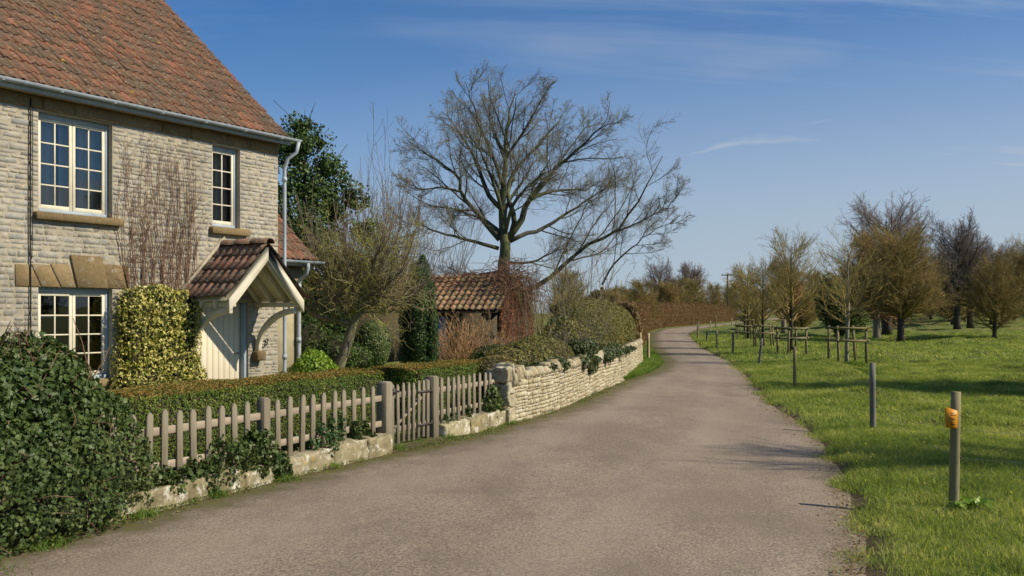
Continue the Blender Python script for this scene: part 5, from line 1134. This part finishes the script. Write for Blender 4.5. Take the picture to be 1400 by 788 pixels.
def wall_ivy(lst, n, lab):
    b = [(*wp(s, y, z), r, r * .7, rz) for s, y, z, r, rz in lst]; return shrub('wall_ivy', b, n, .050, M['ivygrey'], lab, 'ivy', 'ivy', shell=.12, core=.6, jit=.7, disp=.08)
wall_ivy([(1.5, .28, .80, .30, .11), (2.3, .24, .80, .35, .10), (3.1, .24, .80, .35, .12), (3.8, .22, .80, .3, .11)], 3800, 'grey-green ivy along the wall top in front of the low hedge mound')
wall_ivy([(4.9, .10, .76, .30, .12), (5.6, .02, .68, .22, .18), (6.2, .08, .76, .30, .14), (6.2, .42, 1.0, .30, .22), (7.1, .40, 1.0, .35, .2), (7.6, .08, .74, .3, .12)], 6500, 'grey-green ivy tumbling down the wall face between the two hedge mounds')
wall_ivy([(8.2, .16, .82, .5, .14), (9.6, .16, .82, .5, .14), (11.2, .16, .82, .5, .13)], 3500, 'strip of ivy along the wall top under the tall billowing hedge')
# long brown beech hedge
BL = [(4.6, 41.5), (5.2, 45), (5.95, 50), (7.75, 62), (10.8, 82), (15.0, 105), (19.7, 121), (25.8, 139), (39.0, 180), (50, 215)]
hedge('beech_hedge', BL, 1.8, 2.6, 240000, .18, M['beech'], 'long clipped brown beech hedge following the bend of the lane', None, .3, lump=.10, coremat=M['beechcore'], hfun=lambda f: 2.2 + 1.0 * np.clip(f * 1.7, 0, 1), sub=1.0, jit=.9)
wood = hedge('far_woodland', [(12, 122), (19, 147), (27, 176), (37, 212), (50, 258), (70, 310)], 5.0, 4.0, 110000, .34, M['bronze'], 'olive brown belt of far woodland behind the long brown hedge', None, .8, lump=.75, coremat=M['beechcore'], sub=3.0, jit=1.0, base=.3, cat='woodland'); wood['kind'] = 'stuff'
wood = hedge('far_woodland', [(62, 200), (95, 188), (150, 180)], 5.0, 4.2, 80000, .34, M['bronze'], 'olive brown belt of far woodland closing the view beyond the meadow trees', None, .8, lump=.75, coremat=M['beechcore'], sub=3.0, jit=1.0, base=1.0, cat='woodland'); wood['kind'] = 'stuff'
wood = hedge('far_woodland', [(64, 100), (80, 112), (110, 118)], 4.0, 3.2, 60000, .26, M['bronze'], 'low brown thicket behind the trees at the right edge', None, .8, lump=.6, coremat=M['beechcore'], sub=2.0, jit=1.0, base=1.2, cat='woodland'); wood['kind'] = 'stuff'
# creeper on the outbuilding gable and ridge
def spt(x, y, z): return SF([(x, y, z)])[0]
mb = MB(); n = 15000; y = -RS.rand(n) * SW_; zmax = SE + (SA - SE) * (1 - np.abs(y + SW_ / 2) / (SW_ / 2)); z = RS.rand(n) * (zmax + .05); keepm = (vn(y, z, 0, 2.2, 3) + .25 + z * .08) > -.35
P = SF(np.stack([-.05 - .13 * RS.rand(n), y, z], -1))[keepm]; nv = np.array([*(-SF.d), .15]); leaves(mb, P, np.tile(nv, (len(P), 1)), .085 * (.6 + .8 * RS.rand(len(P))), 'leaf', .9)
P = []
for i in range(170):
    yy = -random.random() * SW_; zz = random.uniform(0, 1.2); pts = []; 
    for k in range(7): pts.append(spt(-.06 - .10 * random.random() - .05 * k * random.random(), yy + .14 * math.sin(k + i), zz + k * .32)); 
    P.append(pts)
tubes(mb, np.array(P), np.tile(np.linspace(.012, .004, 7), (170, 1)), 3, None, 1)
o = mb.build('gable_creeper', [M['creeper'], M['vinetwig']]); tag(o, 'russet dead creeper covering the gable end of the outbuilding', 'climbing plant')
mb = MB(); P0_ = []
for i in range(620):
    f = random.random(); x = -.5 + 7.2 * f ** 1.3; hh = .30 * (1 - f * .6) + (.45 if x < .9 else 0); a = spt(x + random.uniform(-.2, .2), -SW_ / 2 + random.uniform(-.5, .9), SA + random.uniform(-.1, hh) - (.25 if random.random() < .4 else 0)); d = nrmz(RS.randn(3) * np.array([1, .6, .35])); l = random.uniform(.3, .95); P0_.append([a, a + d * l * .35 + RS.randn(3) * .06, a + d * l * .7 + RS.randn(3) * .1, a + d * l + RS.randn(3) * .12 - np.array([0, 0, .08])])
for i in range(380):    # bush of stems hanging over the gable apex
    a = spt(random.uniform(-.6, .45), random.uniform(-3.4, -.6), SA - .35 + random.uniform(-.4, .45)); d = nrmz(RS.randn(3) * np.array([.8, .8, .6]) + np.array([.2, -.1, -.05])); l = random.uniform(.3, 1.1); P0_.append([a, a + d * l * .35 + RS.randn(3) * .06, a + d * l * .7 + RS.randn(3) * .1, a + d * l + RS.randn(3) * .12 - np.array([0, 0, .2])])
tubes(mb, np.array(P0_), np.tile(np.linspace(.013, .005, 4), (len(P0_), 1)), 3, None, 1)
o = mb.build('ridge_vine', [M['creeper'], M['vinetwig']]); tag(o, 'heap of dry brown vine stems piled along the outbuilding ridge', 'climbing plant')
# evergreen far tree and dark mass behind the guarded trees
for (x, y, s, lab) in ((22.6, 66.0, 1.0, 'dark evergreen tree part hidden behind the nearest guarded tree'), (24.5, 13.4, 1.5, 'dark evergreen facing the cottage, outside the right edge of the view'), (29.5, 17.5, 1.9, 'larger dark evergreen facing the cottage, outside the right edge of the view')):
    z0 = ground_at(x, y); b = [(x, y, z0 + 2.3 * s, 1.5 * s, 1.4, 1.9 * s), (x + .8 * s, y, z0 + 1.8 * s, 1.3 * s, 1.2, 1.5 * s), (x - .6 * s, y, z0 + 3.2 * s, 1.0 * s, 1, 1.3 * s), (x + .2, y, z0 + .8, .7, .7, .9)]
    shrub('evergreen_tree', b, 9000, .16, M['holly'], lab, 'tree', shell=.4, core=.75, disp=.25)
# ---------------------------------------------------------------- posts, guards, pole
def stake(name, x, y, h, r, mat, label, lean=(0, 0), group='timber fence stakes along the meadow edge', round_=True, parent=None):
    z0 = ground_at(x, y); mb = MB(); K = 5
    P = [(lean[0] * k / (K - 1), lean[1] * k / (K - 1), -.25 + (h + .25) * k / (K - 1)) for k in range(K)]
    tubes(mb, [P], [[r, r, r * .98, r * .97, r * .95]], 12 if r > .03 else 8)
    o = mb.build(name, mat); o.location = (x, y, z0); tag(o, label, 'post', group); return o
PX = [(4.0, 8.62, 1.05, .044, 'stakewood', 'nearest round fence stake, the one carrying the orange plate', (.025, 0)),
      (5.43, 14.3, 1.02, .045, 'greystake', 'plain grey fence stake, second from the front along the meadow', (-.01, 0)),
      (6.63, 22.3, .97, .04, 'stakewood', 'yellowish fence stake opposite the dark band of meadow shade, third from the front', (0, 0)),
      (8.42, 32.5, .90, .045, 'greystake', 'dark fence stake leaning right, fourth from the front', (.12, 0)),
      (9.37, 40.4, .90, .045, 'greystake', 'thin dark upright stake, fifth from the front', (.03, 0)),
      (10.3, 47.8, .92, .05, 'palestake', 'pale upright stake on the verge, sixth from the front', (0, 0)),
      (12.0, 58.6, .6, .05, 'greystake', 'short thin stake where the lane starts to bend', (0, 0)),
      (12.6, 64.5, 1.05, .055, 'stakewood', 'tall stake at the inside of the bend, nearest the lane', (0, 0)),
      (16.1, 82.0, 1.1, .06, 'palestake', 'far stake at the bend beside the brown hedge', (0, 0)),
      (19.2, 92.0, 1.0, .06, 'palestake', 'far stake just past the bend, second of the far row', (0, 0)),
      (24.0, 112.0, 1.5, .07, 'stakewood', 'tall far stake in front of the brown hedge, third of the far row', (0, 0)),
      (30.5, 132.0, 1.15, .07, 'palestake', 'far stake near the road straight, fourth of the far row', (0, 0)),
      (38.5, 160.0, 1.1, .08, 'greystake', 'farthest stake of the far row', (0, 0))]
posts = [stake('fence_stake', x, y, h, r, M[m], lab, ln) for x, y, h, r, m, lab, ln in PX]
# orange plate on the nearest stake
def or_mat():
    m, nt, out = newmat('orange_plastic'); co = coords(nt); f = noise(nt, co, 14, 4, .6)
    princ(nt, out, ramp(nt, f, [(.3, (.52, .20, .008)), (.7, (.68, .30, .015))]), .5, None, .3); return m
M['orange'] = or_mat(); p0 = posts[0]
mb = MB(); extrude(mb, [(-.085, .74), (-.075, .73), (.0, .72), (.012, .735), (.016, .87), (.008, .885), (-.075, .915), (-.088, .90)], (.0, -.050, 0), (1, -.25, 0), (0, 0, 1), (0, -1, 0), .004)
pl = mb.build('warning_plate', M['orange'], p0)
mb = MB()
for (a, b, c, d) in ((-.050, -.012, .858, .864), (-.045, .0, .840, .848), (-.055, -.02, .815, .820), (-.035, -.005, .80, .808), (-.05, -.01, .775, .780), (-.04, .0, .755, .763)): extrude(mb, [(a, c), (b, c), (b, d), (a, d)], (0, -.0552, 0), (1, -.25, 0), (0, 0, 1), (0, -1, 0), .001)
mb.build('printed_marks', M['blackline'], pl)
mb = MB()
for z in (.68, .46, .84): tubes(mb, [[(.035, -.01, z), (.062, -.015, z)]], [[.009, .009]], 8)
mb.build('insulator', M['blackline'], p0)
mb = MB()
for z in (.62, .36): tubes(mb, [[(.035, 0, z), (.065, 0, z)]], [[.011, .011]], 8)
mb.build('insulator', M['blackline'], posts[1])
# slack wires between the stakes
mb = MB()
prev = [(12.5, 5.2)] + [(p[0] + .045, p[1]) for p in PX[:8]]
for i in range(len(prev) - 1):
    for zz in (.46, .72):
        a = np.array([*prev[i], ground_at(*prev[i]) + zz]); b = np.array([*prev[i + 1], ground_at(*prev[i + 1]) + zz * (.98)]); pts = [a + (b - a) * f - np.array([0, 0, .10 * 4 * f * (1 - f)]) for f in np.linspace(0, 1, 9)]; tubes(mb, [pts], [[.0012 + .00006 * a[1]] * 9], 3)
tag(mb.build('fence_wire', M['wire']), 'two slack strands of wire strung between the meadow stakes', 'wire')
# left verge posts
for x, y, lab, r, h in ((5.16, 36.0, 'stout pale post at the end of the stone wall, the right one of the pair', .06, 1.0), (5.02, 37.2, 'thinner post just behind the end of the stone wall, the left one of the pair', .05, .98)):
    stake('verge_post', x, y, h, r, M['palestake'], lab, (0, 0), 'posts on the grass verge at the wall end')
# tree guards
def guard(x, y, w, h, rz, lab, seed, grp='four-post timber guards round the young trees'):
    rg = random.Random(seed); z0 = ground_at(x, y); root = empty('tree_guard', (x, y, z0), rz); tag(root, lab, 'tree guard', grp); c = []
    for sx in (-1, 1):
        for sy in (-1, 1):
            mb = MB(); tl = (rg.uniform(-.08, .08), rg.uniform(-.05, .05)); b = (sx * w / 2 * 1.06, sy * w / 2 * 1.0); t = (b[0] * .94 + tl[0], b[1] * .94 + tl[1]); tubes(mb, [[(b[0], b[1], -.2), ((b[0] + t[0]) / 2, (b[1] + t[1]) / 2, h / 2), (t[0], t[1], h)]], [[.048, .047, .044]], 8, rg.random()); mb.build('post', M['stakewood'], root); c.append((b, t))
    for zf in (.60, .94):
        for (i, j) in ((0, 2), (2, 3), (3, 1), (1, 0)):
            pa = [c[i][0][k] + (c[i][1][k] - c[i][0][k]) * zf for k in (0, 1)]; pb = [c[j][0][k] + (c[j][1][k] - c[j][0][k]) * zf for k in (0, 1)]
            d = np.array([pb[0] - pa[0], pb[1] - pa[1]]); d = d / np.linalg.norm(d) * .1; z = h * zf + rg.uniform(-.02, .02); mb = MB(); o_ = np.array([d[1], -d[0]]) * .4
            tubes(mb, [[(pa[0] - d[0] + o_[0], pa[1] - d[1] + o_[1], z), (pb[0] + d[0] + o_[0], pb[1] + d[1] + o_[1], z + rg.uniform(-.02, .02))]], [[.042, .039]], 7, rg.random()); mb.build('rail', M['stakewood'], root)
    return root
guard(11.50, 32.6, .90, 1.28, .05, 'largest timber guard, round the nearest pale-trunked tree', 1)
guard(11.72, 39.8, .80, 1.15, .25, 'timber guard round the second, vase-shaped golden tree', 2)
guard(12.45, 47.0, .82, 1.15, -.1, 'timber guard third from the right, its inner legs leaning', 3)
guard(14.55, 58.5, .95, 1.12, .3, 'timber guard fourth from the right, near the bend', 4)
guard(19.6, 80.0, 1.2, 1.3, .1, 'farthest timber guard, beyond the stakes of the bend', 5)
# power pole
px_, py_ = 47.6, 210.0; z0 = ground_at(px_, py_); pr = empty('power_pole', (px_, py_, z0)); tag(pr, 'wooden power pole with a crossarm on the skyline above the bend', 'utility pole')
mb = MB(); tubes(mb, [[(0, 0, -.5), (0, 0, 10.4)]], [[.19, .15]], 10); mb.build('pole', M['darkbark'], pr)
mb = MB(); box(mb, -1.35, 1.35, -.2, -.06, 9.95, 10.15); mb.build('crossarm', M['darkbark'], pr)
mi_ = MB(); tubes(mi_, [[(-1.25, -.13, 10.15), (-1.25, -.13, 10.4)]], [[.07, .05]], 6); i0 = mi_.build('insulator', M['iron'], pr)
for x in (1.25, 2.5): c = i0.copy(); COL.objects.link(c); c.parent = pr; c.location = (x, 0, 0)
# grass: real blades on the meadow edge, verge and lawn
def scatter(n, fx_, y0, y1, dens):
    pass
def blades(name, X, Y, hmin, hmax, w, mat, label=None, lean=.35, zfun=gz):
    n = len(X); Z = np.maximum(zfun(X, Y), -.005) - .004; h = (hmin + (hmax - hmin) * RS.rand(n) ** 1.8); a = RS.rand(n) * 6.283; ln = lean * h * (.3 + RS.rand(n)); ld = RS.rand(n) * 6.283
    ww = w * (.6 + .8 * RS.rand(n)); cx_, sx_ = np.cos(a) * ww / 2, np.sin(a) * ww / 2; dx, dy = np.cos(ld) * ln, np.sin(ld) * ln
    V = np.stack([np.stack([X - cx_, Y - sx_, Z], -1), np.stack([X + cx_, Y + sx_, Z], -1), np.stack([X + dx * .35 + cx_ * .7, Y + dy * .35 + sx_ * .7, Z + h * .55], -1), np.stack([X + dx * .35 - cx_ * .7, Y + dy * .35 - sx_ * .7, Z + h * .55], -1), np.stack([X + dx, Y + dy, Z + h * (1 - .25 * RS.rand(n))], -1)], 1)
    b = np.arange(n)[:, None] * 5; mb = MB(); mb.add(V.reshape(-1, 3), b + np.array([[0, 1, 2, 3]]), np.repeat(RS.rand(n), 5)); mb.T.append(b + np.array([[3, 2, 4]])); mb.TM.append(np.zeros(n, int))
    o = mb.build(name, mat); o['kind'] = 'stuff'
    if label: tag(o, label, 'grass')
    return o
def field_pts(n, y0, y1, pw=1.0, xpad=1.2, clump=0.0, emax=60, near_edge=None):
    f = RS.rand(n * 2) ** pw; Y = y0 + (y1 - y0) * f; xl = XR(Y) - .38; xr = np.minimum(Y * .54 + xpad, xl + emax); ok = xr > xl; X = xl + (xr - xl) * RS.rand(n * 2)
    wgt = (xr - xl) / (y1 * .54 + xpad); ok &= RS.rand(n * 2) < wgt * 1.6
    e = X - XR(Y); ok &= RS.rand(n * 2) < np.clip((e + .10 + .26 * vn(X, Y, 0, 2.6, 3)) / .35, .0, 1)
    if clump: ok &= vn(X, Y, 1, 2.1, 3) > clump
    return X[ok][:n], Y[ok][:n]
gX, gY = field_pts(250000, 4.2, 15, .8, 3.6); o = blades('meadow_grass', gX, gY, .03, .085, .006, M['grass'], 'short mixed grass covering the near meadow and verge', lean=.9)
gX, gY = field_pts(230000, 14, 34, .8, 4); blades('meadow_grass', gX, gY, .04, .11, .012, M['grass'], 'coarser grass across the middle of the meadow', lean=1.0)
gX, gY = field_pts(170000, 33, 75, .8, 8); blades('meadow_grass', gX, gY, .05, .16, .030, M['grass'], 'rough grass in the far meadow round the timber guards', lean=1.0)
gX, gY = field_pts(80000, 4.2, 26, .7, 3.5, .28); blades('grass_tussocks', gX, gY, .07, .17, .007, M['grass'], 'longer tussocks dotting the meadow', lean=1.0)
gX, gY = field_pts(52000, 5.2, 60, 1.1, .5, -.2, 1.6); blades('verge_grass', gX, gY, .04, .13, .010, M['verge'], 'lush greener grass strip on the right edge of the lane', lean=.9)
# left verge strip
n = 30000; Y = 24.6 + 30 * RS.rand(n) ** 1.3; xw = np.interp(Y, WP[:, 1], WP[:, 0]); xw = np.where(Y > 34.4, XL(Y) - 1.9, xw - .0); X = xw + (XL(Y) + .05 - xw) * RS.rand(n); ok = XL(Y) > xw; blades('verge_grass', X[ok], Y[ok], .05, .16, .014, M['verge'], 'grass verge at the foot of the stone wall end, left of the lane', lean=.9)
n = 16000; X = -5.2 + 5.5 * RS.rand(n); Y = 26.5 + 6 * RS.rand(n); blades('lawn_grass', X, Y, .03, .07, .018, M['verge'], 'patch of garden lawn seen beyond the clipped hedges')
# weeds: kerb foot tufts, dock by the stake, yellow flowers, stones
def tufts(spots, label, name='weed_tuft'):
    for (x, y, r, n, lab) in spots:
        X = x + RS.randn(n) * r; Y = y + RS.randn(n) * r; mb_o = blades(name, X, Y, .03, .10, .009, M['verge'], lean=.9, zfun=lambda a, b: np.zeros_like(a) + .01); tag(mb_o, lab, 'weeds')
tufts([(*fpt(.15, -.32, 0)[:2], .09, 260, 'weed tuft at the foot of the ivy thicket'), (*fpt(1.3, -.16, 0)[:2], .06, 160, 'weed tuft where the ivy thicket meets the kerb'), (*fpt(4.2, -.10, 0)[:2], .05, 120, 'weed tuft below the lichen crusted kerb'), (*fpt(5.75, -.0, 0)[:2], .05, 130, 'weed tuft at the latch post of the gate'), (*fpt(7.02, -.06, 0)[:2], .06, 160, 'weed tuft at the hinge post of the gate'), (*fpt(9.0, -.06, 0)[:2], .08, 240, 'weed tuft between the kerb and the stone wall end'), (*fpt(2.3, -.12, 0)[:2], .06, 120, 'weed tuft below the ivy in the middle of the kerb'), (*fpt(3.3, -.14, 0)[:2], .07, 170, 'weed tuft at the foot of the middle fence post'), (*fpt(-.6, -.62, 0)[:2], .10, 260, 'weed tuft at the left foot of the ivy thicket')], '')
mb = MB(); P = np.array([(4.08 + random.gauss(0, .09), 8.5 + random.gauss(0, .06), ground_at(4.08, 8.5) + .05 + .05 * random.random()) for _ in range(34)]); leaves(mb, P, np.tile([0, -.3, 1.], (34, 1)), .10, 'leaf', .5, None, 0, 1.2)
P2 = P.copy(); P2[:, 2] -= .07; Pm = (P + P2) / 2; tubes(mb, np.stack([P2 * [1, 1, 1], Pm, P], 1), np.tile([[.003, .003, .002]], (34, 1)), 3); tag(mb.build('dock_plant', M['lime']), 'broad leaved dock plant at the foot of the orange-plated stake', 'plant')
gX, gY = field_pts(420, 7, 30, .8, .5); gZ = gz(gX, gY) + .07; mb = MB(); leaves(mb, np.stack([gX, gY, gZ], -1), np.tile([0, -.5, 1.], (len(gX), 1)), .026, 'leaf', .4)
def fl_mat():
    m, nt, out = newmat('yellow_petal'); princ(nt, out, (.62, .47, .03), .6); return m
o = mb.build('wild_flowers', fl_mat()); tag(o, 'tiny yellow flowers sprinkled over the near meadow', 'flowers', kind='stuff')
# grit and leaf litter at the lane edges
mb = MB(); n = 2600; Y = 6.5 + 22 * RS.rand(n) ** 1.4; side = RS.rand(n) < .6; X = np.where(side, XL(Y) + np.abs(RS.randn(n)) * .16 + .03, XR(Y) - np.abs(RS.randn(n)) * .14); u_ = (X - XL(Y)) / (XR(Y) - XL(Y)); Zr = .012 + .028 * (1 - (2 * u_ - 1) ** 2); leaves(mb, np.stack([X, Y, Zr], -1), np.tile([0, 0, 1.], (n, 1)), .018 + .022 * RS.rand(n), 'leaf', .35)
o = mb.build('leaf_litter', M['beech']); tag(o, 'scraps of dry leaf and bark blown along both edges of the lane', 'litter', kind='stuff')
# moss cushions creeping onto the tarmac along the left edge
n = 9000; Y = 6.2 + 20 * RS.rand(n) ** 1.3; X = XL(Y) + np.abs(RS.randn(n)) * .16 + .02 + .12 * vn(Y, 0, 2, 1.5); okm = vn(X, Y, 0, 3.2, 3) > -.1; X = X[okm]; Y = Y[okm]
mb = MB(); leaves(mb, np.stack([X, Y, .012 + .012 * RS.rand(len(X))], -1), np.tile([0, 0, 1.], (len(X), 1)), .016 + .014 * RS.rand(len(X)), 'leaf', .5)
o = mb.build('moss', M['yewclip']); tag(o, 'dark green moss creeping onto the tarmac below the kerb', 'moss', kind='stuff')
# molehills
mh = 'rough mounds in the meadow'
for i, (x, y, r, lab) in enumerate([(8.9, 13.9, .55, 'dark grassy hollow mound at the right edge behind the orange-plated stake'), (12.6, 35.5, .5, 'grassy hump just right of the nearest timber guard'), (9.9, 27.2, .45, 'tuft-covered hump behind the grey stake'), (11.1, 31.0, .35, 'small hump in front of the nearest timber guard')]):
    mb = MB(); z0 = ground_at(x, y); n = 1500; a = RS.rand(n) * 6.283; rr = r * np.sqrt(RS.rand(n)); X = rr * np.cos(a) * 1.5; Y = rr * np.sin(a); Z = .16 * (1 - (rr / r) ** 2); ico(mb, (0, 0, -.06), (r * 1.5, r, .2), 1, 18, amp=.1); leaves(mb, np.stack([X, Y, Z + .01], -1), np.tile([0, 0, .4], (n, 1)) + np.stack([X, Y, 0 * X], -1), .11, 'leaf', .9, None, 0, .3)
    o = mb.build('grass_mound', [M['verge'], M['turf']]); o.location = (x, y, z0); tag(o, lab, 'mound', mh)
